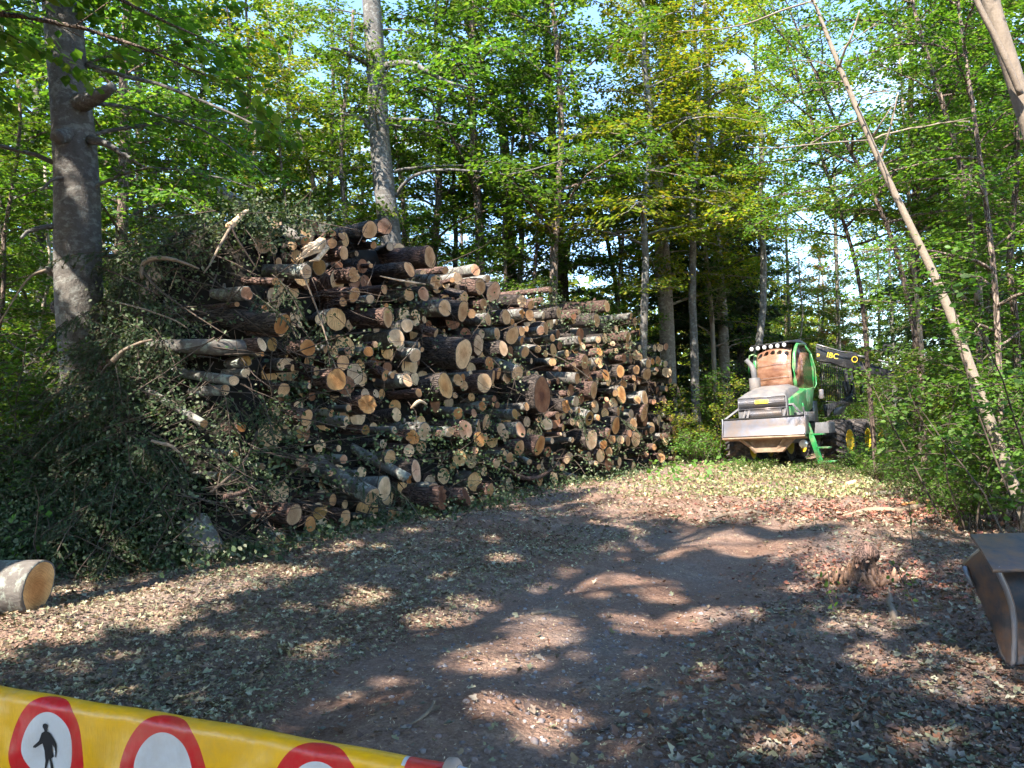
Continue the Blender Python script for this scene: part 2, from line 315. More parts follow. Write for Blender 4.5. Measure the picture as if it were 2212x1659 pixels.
def gravel():
    n = 2600; P = []
    mb = MB(); ico = np.array([[0, 0, 1], [.9, 0, .4], [.28, .85, .4], [-.72, .5, .4], [-.72, -.5, .4], [.28, -.85, .4], [.7, .5, -.3], [-.3, .8, -.3], [-.9, 0, -.3], [-.3, -.8, -.3], [.7, -.5, -.3]])
    fc = [[0, 1, 2], [0, 2, 3], [0, 3, 4], [0, 4, 5], [0, 5, 1], [1, 6, 2], [2, 6, 7], [2, 7, 3], [3, 7, 8], [3, 8, 4], [4, 8, 9], [4, 9, 5], [5, 9, 10], [5, 10, 1], [1, 10, 6]]
    x = rng.normal(.75, .9, n); y = 2.6+rng.exponential(1.6, n)
    C = np.stack([x, y, gh(x, y)+.002], 1); s = rng.uniform(.004, .013, n)*rng.choice([1, 1, 1.5, 2.2], n)
    mb.cards(ico*[1, .8, .6], fc, C, np.c_[rng.normal(size=(n, 2)), np.zeros(n)], np.tile([0, 0, 1.], (n, 1)), s)
    o = mb.build('gravel', leafmat('pebble', [(.16, .135, .13), (.21, .18, .17), (.12, .1, .1), (.18, .14, .13), (.27, .25, .24)], 0, .8, 1, 0)); tag(o, 'small grey stones pressed into the track in the foreground', 'gravel', kind='stuff')
gravel()
tag(litter('straw_litter', 34000, M['litter_green'], lambda x, y: np.clip(.9*(x < pathx(y)-.9)*(.5+.5*patchy(1.3*x, 1.1*y))*(y < 10.5), 0, 1), .012, .034, az=(-.8, .3), r=(3, 11)), 'fine straw-coloured leaf crumbs along the left side of the track', 'leaf crumbs')

# ------------------------------------------------------------------ the log pile
CROPS = {'A': (600, 800, 2.011), 'B': (600, 1400, 2.011), 'C': (1500, 900, 2.765), 'D': (1500, 1400, 2.5525), 'E': (2150, 1100, 2.0743)}
# cut ends read off the photo: x y w h colour [options]; s=slope of the body (deg, + climbs to the left), L=length, b=bark, J=jagged
LOGS = {'A': '''1722,212,128,145,t,s4,b=f|1838,185,115,130,r,J|1500,262,48,65,t|1432,238,60,50,t|1425,318,90,85,t|1210,305,90,80,t,s38|1752,332,46,64,t,b=f|1518,395,80,112,t|1322,505,118,130,y|1220,545,85,118,p,s6,L3|1590,570,95,130,t,J|1730,495,48,40,t,J|2035,525,85,130,t,b=f,L4|975,622,50,65,t,s7,L3|745,715,105,112,r,J,s5|670,800,70,45,t|888,828,50,45,o|1600,725,95,130,t|1510,782,80,75,t|1725,758,72,76,p|1835,685,56,80,t|2025,632,50,60,g|1030,960,115,180,o,s6,L4|1020,1015,60,88,p,s3,L3|868,1118,75,120,p,L2.6|950,1118,90,115,y|835,1170,60,75,p,s4,L3,b=g|1232,1145,118,140,o|1370,1155,40,65,t|1443,1170,50,85,t|1545,1170,65,60,r,J|1712,1175,78,85,o|1768,1120,52,56,p|742,1250,88,95,y|1040,1280,140,110,p,J|1510,1262,105,120,t|1300,1330,55,70,p,s14|1460,1400,165,195,o,b=r|740,1345,95,80,p,b=g|645,1405,80,85,p,s9,L3,b=g|578,1478,98,88,p,b=g|1245,1450,75,45,p,s10|1040,1480,105,115,t|1110,1305,40,60,t|1060,1205,80,40,y,J|1470,1065,40,55,t|870,1195,70,40,o''',
'B': '''1158,398,78,82,p|985,448,58,72,p|1222,492,92,140,t|1418,458,44,62,t|1535,518,32,80,p|1700,385,165,165,o,J|1555,418,60,60,t|410,540,85,68,t,s34,L1.6,b=g|705,565,70,90,o|658,780,72,62,y|1178,838,100,108,g|1515,822,52,76,r,s2|1412,932,44,52,r|1740,1115,85,145,p,b=g,s30,L1.2|1836,1055,125,200,p,b=g|1430,1143,66,98,t|1125,1262,125,175,g,b=r|1328,1245,90,115,y,b=f,s10|1252,1335,88,130,o|1530,1285,85,125,t,s12|808,1260,50,55,r,s40,L.8|1008,1465,105,115,t,s12|1748,1282,46,60,p|1900,1265,90,110,t,J|540,950,60,60,y|870,880,65,60,g|1690,590,60,80,y|1160,620,50,90,y''',
'C': '''535,312,150,250,t,b=r,L4.5,s1|310,445,112,188,t,b=f,L4|702,452,65,85,t,L3|1028,452,120,130,r,b=g,L3|1165,550,65,92,t,b=g,s3|1082,630,110,180,t,b=r|1228,695,135,230,r|778,560,52,60,t|590,585,105,175,t,J,b=g|290,590,80,90,g,b=g|305,720,110,140,t|465,712,110,170,r|38,665,76,110,t|908,755,115,140,t,s22,b=f|697,865,130,200,t,b=g|895,900,112,230,t,b=f,s6|1120,825,95,130,t|988,930,70,110,t|1168,988,90,145,t|1365,965,110,175,t|1428,1015,48,75,o|1465,1072,40,78,t|1620,942,90,135,t|1530,930,60,120,o,J|1530,790,95,135,p,J,s5|1635,832,75,100,t|1755,787,46,85,t|1768,945,44,90,p,b=g|1935,915,80,135,t,L3|1842,665,36,70,t,L3|2155,905,40,65,p|75,970,148,215,t|285,1055,122,160,p|172,1190,165,210,p,b=g|600,1140,65,100,p,s18|415,1272,42,80,t|375,1385,112,150,p,s14,b=g|448,1318,40,55,t|900,1365,185,335,t,b=f,L4,s6|1060,1270,150,225,g|1335,1305,112,175,p,L3|1265,1145,62,145,t|1432,1165,125,205,t|1535,1120,60,105,t|1585,1090,48,70,t|1740,1110,85,100,r|1795,1085,80,140,t|1868,1190,65,85,t|1535,1220,50,95,o|1638,1215,32,50,p|1571,1345,60,130,t,s12,b=g|2165,1220,45,110,o|2195,1285,60,90,p|375,970,50,50,t|60,835,75,50,o''',
'D': '''48,198,88,120,t,s30|115,198,45,70,t|268,248,105,135,p|380,375,70,95,t|650,305,150,280,o,T,b=f|775,245,95,120,t|825,222,50,90,o|835,303,82,100,t|712,338,38,42,t|747,400,52,62,t|902,190,38,75,p|1040,275,145,215,t|1130,215,55,145,t|1185,180,50,115,t|1092,78,95,150,o|1372,180,100,155,p,s22,b=g|1725,65,80,90,t|1798,135,40,55,t,L3|1943,100,45,65,p|1973,230,48,115,t,b=g,L3|1622,400,190,370,d,T|1887,375,38,75,t|1855,510,85,150,o,J|1913,560,35,52,p|1990,550,35,55,o|1775,605,60,90,t|1668,690,105,130,p|1590,640,65,65,p|1465,515,60,85,t|1350,590,70,110,y|775,582,108,130,o,b=g|935,580,75,95,r|1060,670,95,160,p|985,712,85,135,p|850,750,120,200,r|990,840,100,165,o|1055,830,50,110,t|615,790,55,75,p|688,770,70,105,p,J|440,770,125,200,p,b=g|315,820,140,150,o,J|135,748,55,75,p|283,955,100,140,p|92,1020,130,145,t|230,1055,55,45,o|355,1160,115,230,r|285,1240,60,110,o,s28,b=g,L3,J|1212,745,95,155,g|1405,745,90,155,r|1393,930,115,155,t|1517,900,50,78,p|1598,905,100,220,o|1247,985,45,65,p,b=g|1294,1025,80,110,t|1165,1085,65,105,p|1358,1092,32,55,p|1492,1070,45,62,p,s22,b=g|1808,788,22,38,p,L3|1845,795,35,52,p|1722,857,40,62,p|1926,850,36,55,p|1870,1045,62,90,p|1590,1120,80,65,t|1598,1258,76,112,t,b=r,s10|525,1342,88,135,r|605,1430,130,240,d,J|860,1420,80,180,d|1100,1350,95,130,t|1230,1340,30,70,p|945,955,80,80,r|1015,510,80,110,o,J''',
'E': '''497,220,42,100,t,b=r,L4.5,s-1|415,335,52,120,t,s5|695,300,30,62,t,b=g,L3,s-2|728,345,30,80,t,b=r|575,405,42,60,p|775,437,36,55,t|668,475,38,95,t|428,490,50,60,p|545,525,40,45,p|665,548,30,55,t|437,590,45,70,o|738,620,65,90,g|835,690,45,80,t|888,560,35,60,p|930,560,60,65,p,J|980,550,45,60,r|915,665,60,75,o|871,670,30,60,o|975,690,45,55,p|318,675,62,130,t,s4|432,682,58,85,t|395,730,22,40,t|490,785,60,105,o|608,750,70,110,o,L3|738,738,45,75,t|825,775,55,110,t|905,735,20,45,r|718,805,36,55,t|360,835,40,80,o|392,905,60,160,t,s2,b=r|615,940,95,145,o|635,855,70,70,o|808,970,55,120,t|758,842,26,36,p|892,858,20,40,t|1015,828,26,50,r|985,892,32,48,t|495,980,42,45,r|565,930,45,60,t|390,1020,42,60,t|355,1135,80,130,y,s16,b=g|425,1128,36,50,t|590,1080,42,85,t|625,1055,24,45,o|745,985,55,75,t|880,1000,50,45,r,J|961,985,35,70,r,J|803,1095,65,140,t|715,1185,60,110,t|572,1195,45,145,o,s4|685,1260,30,62,r,b=r|510,1265,28,90,t,s20|540,1310,40,80,t|608,1310,60,75,p,b=g|373,1310,92,170,p|735,1305,75,130,p|670,1320,45,95,t|868,1225,50,50,t,s20|938,1278,22,48,t|1005,1280,30,52,r|1048,1230,45,75,r|1148,1125,45,80,r,L2|1025,1135,40,50,r|1085,915,28,90,r|985,760,100,90,p,J|515,1410,60,85,t|470,1350,60,80,o|820,1430,35,45,r|940,1458,70,80,t|884,1370,35,55,t|408,1500,40,40,p|1165,1320,80,60,r,s-20,L1|1195,1415,50,60,r,J'''}
LAND = {'C39': 'huge oval log end mid pile', 'D21': 'big rotten red-brown slab', 'A42': 'big ringed orange log end', 'C1': 'long log jutting from the top',
        'A1': 'topmost thick log', 'C40': 'large grey log end', 'B6': 'knobbly orange log end', 'E31': 'bright orange sunlit oval', 'E41': 'hollow log', 'A27': 'tall orange oval at left',
        'A9': 'dark olive log end', 'B17': 'big grey-brown log end', 'D5': 'slanting brown oval cut', 'D40': 'large pale yellow log end', 'D46': 'square-cornered pinkish end', 'E59': 'large pale oval low right',
        'B8': 'grey log sloping downward', 'E1': 'long red log on top right', 'B15': 'pale twin-forked log end', 'D50': 'round tan end low in middle', 'C34': 'grey-stained pale log end', 'D66': 'ragged dark red slab', 'A40': 'white-barked log', 'D67': 'narrow dark oval near ground', 'E65': 'split pile at right end', 'C5': 'pale end on ridge', 'E66': 'pink end at far right', 'C31': 'small pale end near ridge'}
LANDLAB = {'C39': 'huge upright oval log end of dark furrowed bark in the middle of the pile', 'D21': 'big rotten red-brown slab of split wood standing in the pile', 'A42': 'big orange log end with clear round rings, left half of the pile',
  'C1': 'long thick log with peeled reddish bark jutting from the top of the pile', 'A1': 'topmost thick log with dark furrowed bark and round tan end', 'C40': 'large grey-brown round log end right beside the huge oval one',
  'B6': 'knobbly bright orange log end with cracks, a branch hanging over it', 'E31': 'bright orange oval log end lit by the sun in the right half', 'E41': 'hollow log with a dark hole in its rim near the low right',
  'A27': 'tall orange oval end of the thick log reaching far left', 'A9': 'dark olive round log end tucked under the splintered one at the top', 'B17': 'big grey-brown log end with radial cracks on the lowest row left',
  'D5': 'slanting long brown oval cut below the huge oval log end', 'D40': 'large pale yellow log end half behind leaves at mid height', 'D46': 'square-cornered pinkish upright cut behind the sloping pale log',
  'E59': 'large pale oval log end low in the right half', 'B8': 'grey-barked log sloping down out of the brush at the left', 'E1': 'long reddish log lying on top of the right half', 'B15': 'pale forked grey log end in front of a bigger round one',
  'D50': 'round tan log end of orange-brown grain low in the middle', 'C34': 'pale round log end stained grey below, left of centre', 'D66': 'ragged dark red slab standing at the foot of the pile', 'A40': 'white-barked thin log with pale pink end, lit at left',
  'D67': 'narrow dark brown upright oval at the foot of the pile', 'E65': 'splintered pale bundle-like log end at the far right edge', 'C5': 'pale log end on the ridge right of the long jutting log', 'E66': 'pinkish log end poking out farthest right', 'C31': 'small pale end near the ridge among leaves'}
logdat = []
for cr, txt in LOGS.items():
    ox, oy, sc = CROPS[cr]
    for i, it in enumerate(txt.split('|')):
        q = it.split(','); x, y, w_, h_ = map(float, q[:4]); op = {'s': None, 'L': None, 'b': None, 'J': False, 'T': False}
        for t in q[5:]:
            if t[0] in 'sL': op[t[0]] = float(t[1:])
            elif t[0] == 'b': op['b'] = t[2]
            else: op[t[0]] = True
        k = 1/sc/1.8228
        logdat.append(dict(id=f'{cr}{i+1}', x=(ox+x/sc)/1.8228, y=(oy+y/sc)/1.8228, w=w_*k, h=h_*k, c=q[4], **op))
CN = {'t': 'tan', 'p': 'pale', 'o': 'orange', 'r': 'pinkish', 'g': 'greyish', 'y': 'olive-tan', 'd': 'dark'}
def size_word(D): return 'thin' if D < .15 else 'slender' if D < .22 else 'medium' if D < .31 else 'thick' if D < .42 else 'very thick'
def log_mesh(Rr, L, bark, cutk, jag, tilted, g, face_n):
    # axis along local -Z..: cut face at z=0 looking to +Z, body runs to z=-L
    n = 26 if Rr > .1 else 16; th = np.linspace(0, 2*math.pi, n, endpoint=False)
    prof = 1 + .05*np.cos(2*th+g.uniform(0, 6)) + .035*np.cos(3*th+g.uniform(0, 6)) + .02*np.cos(5*th+g.uniform(0, 6)) + g.normal(size=n)*.012
    zs = np.concatenate([[0, -.03], np.linspace(-.12, -L, max(4, int(L/.18)))])
    wob = np.stack([np.interp(zs, [-L, -L*.5, 0], [g.normal()*.05, g.normal()*.03, 0]), np.interp(zs, [-L, -L*.5, 0], [g.normal()*.05, g.normal()*.03, 0])], 1)
    rough = .035 if bark == 'f' else .012
    rr = Rr*prof[None]*(1+g.normal(size=(len(zs), n))*rough)*np.interp(zs, [-L, 0], [g.uniform(.75, 1.05), 1])[:, None]
    rr[0] = Rr*prof; V = np.stack([rr*np.cos(th), rr*np.sin(th), np.repeat(zs[:, None], n, 1)], -1); V[..., :2] += wob[:, None]
    sk = g.normal(size=2)*(.12 if not tilted else .02)
    e = np.zeros(n)
    if jag: e = np.abs(g.normal(size=n))*.22*min(Rr, .12)*(g.uniform(0, 1, n) > .35)
    for k in range(2): V[k, :, 2] += (V[k, :, 0]*sk[0]+V[k, :, 1]*sk[1]) + e*(1-k*.5)
    k, m_ = V.shape[:2]; i = np.arange(k-1)[:, None]*n; j = np.arange(n)[None]
    Q = np.stack([i+j, i+n+j, i+n+(j+1) % n, i+(j+1) % n], -1).reshape(-1, 4)
    VV = V.reshape(-1, 3); inner = V[0].copy(); inner[:, :2] *= .93; cen = V[-1].mean(0)
    base = len(VV); VV = np.vstack([VV, inner, cen]); jj = np.arange(n)
    Q2 = np.stack([base+jj, jj, (jj+1) % n, base+(jj+1) % n], 1)
    T = np.stack([(k-1)*n+jj, np.full(n, base+n), (k-1)*n+(jj+1) % n], 1)
    mb = MB().add(VV, np.vstack([Q, Q2]), T)
    knots = g.integers(0, 3) if bark != 'f' else 0
    for _ in range(knots):                       # lopped branch stubs
        a = g.uniform(0, 6.28); z = -g.uniform(.3, min(L, 1.5)); d = np.array([math.cos(a), math.sin(a), .5])
        p = np.array([math.cos(a)*Rr*.8, math.sin(a)*Rr*.8, z]); mb.tube([p, p+d*Rr*.7], [Rr*.28, Rr*.2], 8)
    rings = [1, .8, .55, .3]; cb = inner - [0, 0, 0]; c0 = np.array([0, 0, e.mean()*.4])
    FV = np.concatenate([c0 + (cb - c0)*r_ + [0, 0, 0] + (g.normal(size=(n, 3))*[0, 0, .05 if jag else .006]*Rr*(r_ < 1)) for r_ in rings] + [[c0]])
    FV[:, 2] -= .0
    fq = np.concatenate([np.stack([a*n+jj, a*n+(jj+1) % n, (a+1)*n+(jj+1) % n, (a+1)*n+jj], 1) for a in range(3)])
    ft = np.stack([3*n+jj, 3*n+(jj+1) % n, np.full(n, 4*n)], 1)
    cb_ = MB().add(FV, fq, ft)
    return mb, cb_
BARK = {'f': 'log_furrow', 'g': 'log_grey', 'r': 'log_red'}
placed = []
def put_log(d):
    g = np.random.default_rng(abs(hash_(d['id'])))
    Y = pile_Y(d['x'], d['y']) + g.uniform(-.14, .1) - min(.45, max(0, d['h']-24)*.011) - (.25 if d['L'] else 0)
    P = at(d['x'], d['y'], Y); D = d['h']/F*Y; Rr = D/2
    v = P - [0, 0, EYE]; v[2] *= .3; v = unit(v); a = min(.85, max(.28, .95*d['w']/d['h']))
    left = np.array([-v[1], v[0], 0.]); left /= np.linalg.norm(left)
    u = a*v + math.sqrt(1-a*a)*left; sl_ = math.radians(d['s']) if d['s'] is not None else g.normal()*.06
    u = unit(u + np.array([0, 0, math.sqrt(1-a*a)*math.tan(sl_)]))
    bark = d['b'] or ('f' if D > .27 and g.uniform() < .65 else ('g' if g.uniform() < .5 else 'r'))
    L = d['L'] or g.uniform(1.8, 3.2)
    mb, cf = log_mesh(Rr, L, bark, d['c'], d['J'], d['T'], g, None)
    q = Vector(tuple(-u)).to_track_quat('Z', 'Y')
    o = mb.build('log', M[BARK[bark]], smooth=(bark != 'f')); o.location = tuple(P); o.rotation_mode = 'QUATERNION'
    o.rotation_quaternion = q @ Euler((0, 0, 0 if d['T'] else g.uniform(0, 6.28))).to_quaternion()
    cf.build('cut_face', M['cut_'+d['c']], o)
    if d['id'] == 'E41':
        hb = MB().tube([(0, 0, .012), (0, 0, .014)], [Rr*.42, Rr*.4], 14); hb.build('hollow', M['core'], o)  # flat near-black disc paints the shade of the hole
    d['obj'] = o; d['D'] = D; placed.append(d)
def hash_(s):
    h = 5381
    for ch in s: h = (h*33 + ord(ch)) % 2147483647
    return h
for d in logdat: put_log(d)
# labels that single each log out, told from the marked ones around it
byid = {d['id']: d for d in placed}
DIRS = ['right of', 'up-right of', 'above', 'up-left of', 'left of', 'down-left of', 'below', 'down-right of']
groups = {}
for d in placed:
    if d['id'] in LAND: continue
    lm = min((k for k in LAND if k in byid), key=lambda k: math.hypot(byid[k]['x']-d['x'], byid[k]['y']-d['y']))
    L_ = byid[lm]; dist = math.hypot(L_['x']-d['x'], L_['y']-d['y']); an = math.atan2(L_['y']-d['y'], d['x']-L_['x'])
    dr = DIRS[int(round(an/(math.pi/4))) % 8]
    key = (size_word(d['D']), CN[d['c']], 'split' if d['J'] else 'round' if d['w']/d['h'] > .75 else 'oval', dr, lm)
    groups.setdefault(key, []).append((dist, d))
ORD = ['nearest', 'second', 'third', 'fourth', 'fifth', 'sixth']
for key, ls in groups.items():
    ls.sort(key=lambda t: t[0])
    for i, (dist, d) in enumerate(ls):
        base = f'{key[0]} {key[1]} {key[2]} log end'
        d['lab'] = f'{base} {key[3]} the {LAND[key[4]]}' if len(ls) == 1 else f'{ORD[i]} {base} {key[3]} the {LAND[key[4]]}'
for d in placed: tag(d['obj'], LANDLAB.get(d['id']) or d['lab'], 'log', 'sawn logs stacked in the pile')
assert len({d['obj']['label'] for d in placed}) == len(placed)

# deeper logs glimpsed between the numbered ends, as one mass
OUT_T = ([0, 120, 190, 230, 330, 500, 700, 750, 830, 940, 1040, 1180, 1240, 1320, 1370, 1440, 1480, 1520], [930, 930, 900, 560, 475, 442, 455, 485, 490, 548, 590, 640, 655, 670, 705, 760, 860, 985])
OUT_B = ([0, 200, 430, 600, 750, 950, 1100, 1300, 1520], [1215, 1225, 1215, 1190, 1150, 1105, 1080, 1030, 1000])
def ytop(x): return np.interp(x, *OUT_T)
def ybot(x): return np.interp(x, *OUT_B)
mb = MB(); mc = MB(); ends = []
for i in range(560):
    x = R.uniform(560, 1465); y = R.uniform(ytop(x)+25, ybot(x)-8); Y = pile_Y(x, y)+R.uniform(.25, 1.15); P = at(x, y, Y)
    r_ = R.choice([.05, .07, .09, .12, .15, .18]); n_ = 9
    u = unit(np.array([-.75+R.uniform(-.25, .25), .6+R.uniform(-.3, .3), R.gauss(0, .07)])); L = R.uniform(1.5, 3)
    mb.cur = R.choice([0, 0, 1, 2]); mb.tube([P+u*.0, P+u*L*.5, P+u*L], [r_, r_*1.02, r_*.9], 12, cap=False, jit=.05)
    rr = r_*.97; A = unit(np.cross(u, [0, 0, 1.])); B = np.cross(A, u); th = np.linspace(0, 2*math.pi, 12, endpoint=False)
    Vv = np.vstack([P[None]+rr*(np.cos(th)[:, None]*A+np.sin(th)[:, None]*B)-u*.0, P-u*.004]); mb.cur = 3+R.choice([0, 1, 2, 2, 3]); mb.add(Vv, [[k, (k+1) % 12, 12] for k in range(12)])
tag(mb.build('log_heap', [M['log_furrow'], M['log_grey'], M['log_red'], M['cut_g'], M['cut_d'], M['cut_t'], M['cut_o']], smooth=True), 'logs lying deeper inside the pile, glimpsed between the front ends', 'log heap', kind='stuff')
# dark mound added inside the heap; blocks light so the log gaps stay black
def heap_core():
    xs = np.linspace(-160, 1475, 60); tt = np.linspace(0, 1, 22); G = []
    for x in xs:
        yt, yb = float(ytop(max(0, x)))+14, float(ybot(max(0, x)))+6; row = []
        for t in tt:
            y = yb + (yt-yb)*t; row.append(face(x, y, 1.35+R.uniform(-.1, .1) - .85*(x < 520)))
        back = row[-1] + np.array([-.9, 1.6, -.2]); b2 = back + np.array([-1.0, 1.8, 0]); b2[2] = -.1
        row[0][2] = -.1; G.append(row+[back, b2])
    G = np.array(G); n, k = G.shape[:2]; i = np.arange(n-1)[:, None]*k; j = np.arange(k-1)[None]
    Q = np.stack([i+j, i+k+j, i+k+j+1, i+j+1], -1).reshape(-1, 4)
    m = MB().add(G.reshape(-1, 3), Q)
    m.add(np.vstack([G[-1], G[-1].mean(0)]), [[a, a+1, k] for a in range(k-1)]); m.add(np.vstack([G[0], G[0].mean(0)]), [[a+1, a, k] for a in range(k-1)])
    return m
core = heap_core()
# ------------------------------------------------------------------ brush in and around the heap
def leaf_clumps(mb, pts, n, spread, s0, s1, tpl=LEAF6, hang=.5, g=rng):
    pts = np.asarray(pts); m = len(pts)*n; C = np.repeat(pts, n, 0) + g.normal(size=(m, 3))*spread
    D = g.normal(size=(m, 3)); D[:, 2] = D[:, 2]*.6 - hang; Nn = g.normal(size=(m, 3)) + np.array([.1, -.5, .7])
    mb.cards(*tpl, C, D, Nn, g.uniform(s0, s1, m))
def conifer_spray(mbn, mbs, P, dirn, L, g=rng, dens=1.):
    k = 8; pts = [P]; d = np.array(dirn, float)
    for i in range(k): d = unit(d + np.array([0, 0, -.10]) + g.normal(size=3)*.05); pts.append(pts[-1]+d*L/k)
    pts = np.array(pts); mbs.sticks(pts[:-1], pts[1:], .008, .005)
    side = unit(np.cross(d, [0, 0, 1.])+1e-6)
    for i in range(1, k+1):
        for s in (-1, 1):
            l = L*.45*(1.15-i/k); e = unit(d*.7+side*s*.8+np.array([0, 0, -.25])+g.normal(size=3)*.1)
            n = max(4, int(26*dens*l/.3)); t = g.uniform(0, 1, n); C = pts[i]+e*(t*l)[:, None]
            mbs.sticks(pts[i][None], (pts[i]+e*l)[None], .004, .002)
            D = e + g.normal(size=(n, 3))*.55; mbn.cards(*NEEDLE, C, D, rdir(n, g), g.uniform(.05, .10, n))
lv = MB(); sv = MB(); nv = MB()
def on_body(x, y):
    return any(d['x']-170 < x < d['x']+d['w'] and abs(y-d['y']) < d['h']*.55+2 for d in placed if d['x'] < 640)
pts = []
for i in range(2500):                                # mantle of the left heap
    x = R.uniform(-60, 600) ; yt, yb = ytop(max(0, x))+6, ybot(max(0, x))+10
    y = R.uniform(yt, yb)
    if x > 380 and 520 < y < 960 and R.random() < min(.88, (x-380)/120): continue
    if x > 500 and R.random() < (x-500)/160 and y > 520: continue
    if 118 < x < 222 and y < 940: continue
    if x > 430 and y > 960 and R.random() < .5: continue
    if x > 230 and on_body(x, y) and R.random() < .88: continue
    pts.append(face(x, y, R.uniform(-.35, .25)))
leaf_clumps(lv, pts, 17, [.16, .14, .13], .028, .062)
PATCH = [(930, 965, 130, 55, 60), (1060, 1015, 70, 45, 26), (1255, 700, 60, 50, 34), (1335, 745, 55, 45, 30), (1410, 745, 40, 40, 16), (1235, 625, 45, 25, 16), (620, 905, 70, 70, 34), (560, 1000, 90, 90, 34), (720, 1010, 110, 70, 26),
         (1160, 1010, 90, 40, 26), (1350, 965, 60, 40, 18), (1440, 955, 40, 45, 16), (870, 655, 40, 40, 14), (1060, 660, 50, 30, 8), (1180, 640, 40, 22, 14), (640, 470, 120, 26, 60), (560, 480, 90, 50, 50), (670, 830, 60, 60, 14), (790, 760, 50, 40, 10),
         (800, 700, 300, 180, 26), (1150, 850, 280, 150, 34), (970, 880, 200, 90, 20), (1320, 690, 90, 26, 26), (1100, 770, 60, 50, 10), (1300, 900, 100, 90, 20), (1290, 640, 60, 10, 10)]
pts = []
for cx, cy, rx, ry, n in PATCH:
    for _ in range(n):
        x = R.gauss(cx, rx*.6); y = R.gauss(cy, ry*.6)
        if 480 < x < 1490 and ytop(x)-6 < y < ybot(x)+10: pts.append(face(x, y, R.uniform(-.3, .15)))
leaf_clumps(lv, pts, 13, [.11, .10, .11], .035, .075)
pts = []
for i in range(300):                                 # along the foot
    x = R.uniform(430, 1560); y = ybot(x) + R.gauss(6, 13); P = face(x, min(y, 1225), R.uniform(-.5, .2)); P[2] = max(.03, P[2]*.5+R.uniform(0, .15)); pts.append(P)
leaf_clumps(lv, pts, 16, [.2, .18, .07], .035, .08)
for i in range(520):                                 # bare twigs, mostly climbing to the left
    x = R.uniform(-60, 640); yt, yb = ytop(max(0, x)), ybot(max(0, x)); y = R.uniform(yt, yb); P = face(x, y, R.uniform(-.35, .1))
    d = unit(np.array([R.gauss(.5, .6), R.gauss(-.1, .3), R.gauss(-.25, .45)])); L = R.uniform(.3, 1.5); p = [P]
    for k in range(4): d = unit(d + rng.normal(size=3)*.13); p.append(p[-1]+d*L/4)
    p = np.array(p); r0 = R.uniform(.004, .012); sv.sticks(p[:-1], p[1:], np.linspace(r0, r0*.5, 4), np.linspace(r0*.9, r0*.3, 4))
for i in range(420):
    x = R.uniform(600, 1470); y = R.uniform(ytop(x), ybot(x)); P = face(x, y, R.uniform(-.3, .1))
    d = unit(rng.normal(size=3)*[1, .5, .7]); L = R.uniform(.25, 1.1); p = [P]
    for k in range(4): d = unit(d + rng.normal(size=3)*.16); p.append(p[-1]+d*L/4)
    p = np.array(p); r0 = R.uniform(.004, .011); sv.sticks(p[:-1], p[1:], np.linspace(r0, r0*.5, 4), np.linspace(r0*.9, r0*.3, 4))
for i in range(330):                                 # spruce boughs thrown on the left
    x = R.choice([R.uniform(-40, 330), R.uniform(60, 360), R.uniform(60, 300)]); yt, yb = ytop(max(0, x)), ybot(max(0, x))
    y = R.uniform(yt+5, yb-40) if x < 560 else R.uniform(880, 1050)
    if on_body(x, y): continue
    P = face(x, y, R.uniform(-.3, .05)); conifer_spray(nv, sv, P, [R.uniform(-1, 1), -.5, R.uniform(-.7, .25)], R.uniform(.5, 1.2))
for x, y in ((640, 620), (660, 660), (700, 690), (600, 600), (560, 640), (500, 850), (580, 850), (1330, 900), (1170, 880), (1240, 880), (760, 1010), (840, 1040)):
    P = face(x, y, -.25); conifer_spray(nv, sv, P, [R.uniform(-.3, 1), -.4, -.4], .8)
root = thing('brush_heap', 'dark heap of cut leafy and spruce branches piled left of and between the logs', 'brush heap')
root['kind'] = 'stuff'
tag(core.build('dark_core', M['core'], root), kind='stuff'); tag(lv.build('leaves', M['wilted'], root), kind='stuff')
tag(sv.build('twigs', M['twig'], root), kind='stuff'); tag(nv.build('needles', M['needle'], root), kind='stuff')

def trace(name, label, cat, pts, rad, m, off=-.35, Yf=None, n=7, group=None, jit=.08):
    P = [face(x, y, off) if Yf is None else at(x, y, Yf) for x, y in pts]
    P = np.array(P); k = len(P); t = np.linspace(0, 1, k); tt = np.linspace(0, 1, max(6, 3*k))
    Q = np.stack([np.interp(tt, t, P[:, i]) for i in range(3)], 1)
    for _ in range(2): Q[1:-1] = (Q[:-2]+2*Q[1:-1]+Q[2:])/4
    rr = np.interp(tt, np.linspace(0, 1, len(rad)), rad); c = Q[0].copy()
    o = MB().tube(Q-c, rr, n, jit=jit).build(name, m, smooth=True, loc=c); return tag(o, label, cat, group)
BG = 'single branches lying on the heap'
trace('branch', 'bare brown branch curling over like a hook on the left brush heap', 'branch', [(336, 612), (333, 588), (347, 573), (375, 568), (412, 575), (455, 592)], [.02, .03, .035, .03, .02, .01], M['twig_pale'], group=BG)
trace('branch', 'long thin branch running down right from the hooked one', 'branch', [(340, 600), (365, 632), (430, 678), (520, 735)], [.018, .012, .006], M['twig'], group=BG)
trace('branch', 'pale torn horn-shaped branch stub sticking up at the top of the heap', 'branch', [(512, 503), (522, 495), (533, 483), (543, 472), (554, 467)], [.05, .045, .035, .03, .015], M['cut_p'], off=-.3, group=BG)
trace('branch', 'dark branch hanging down below the pale horn-shaped stub', 'branch', [(520, 502), (533, 530), (552, 558), (577, 596)], [.016, .012, .008], M['twig'], group=BG)
trace('branch', 'crooked grey branch left below the pale horn-shaped stub', 'branch', [(520, 505), (497, 545), (480, 580), (465, 602)], [.02, .014, .008], M['twig_pale'], group=BG)
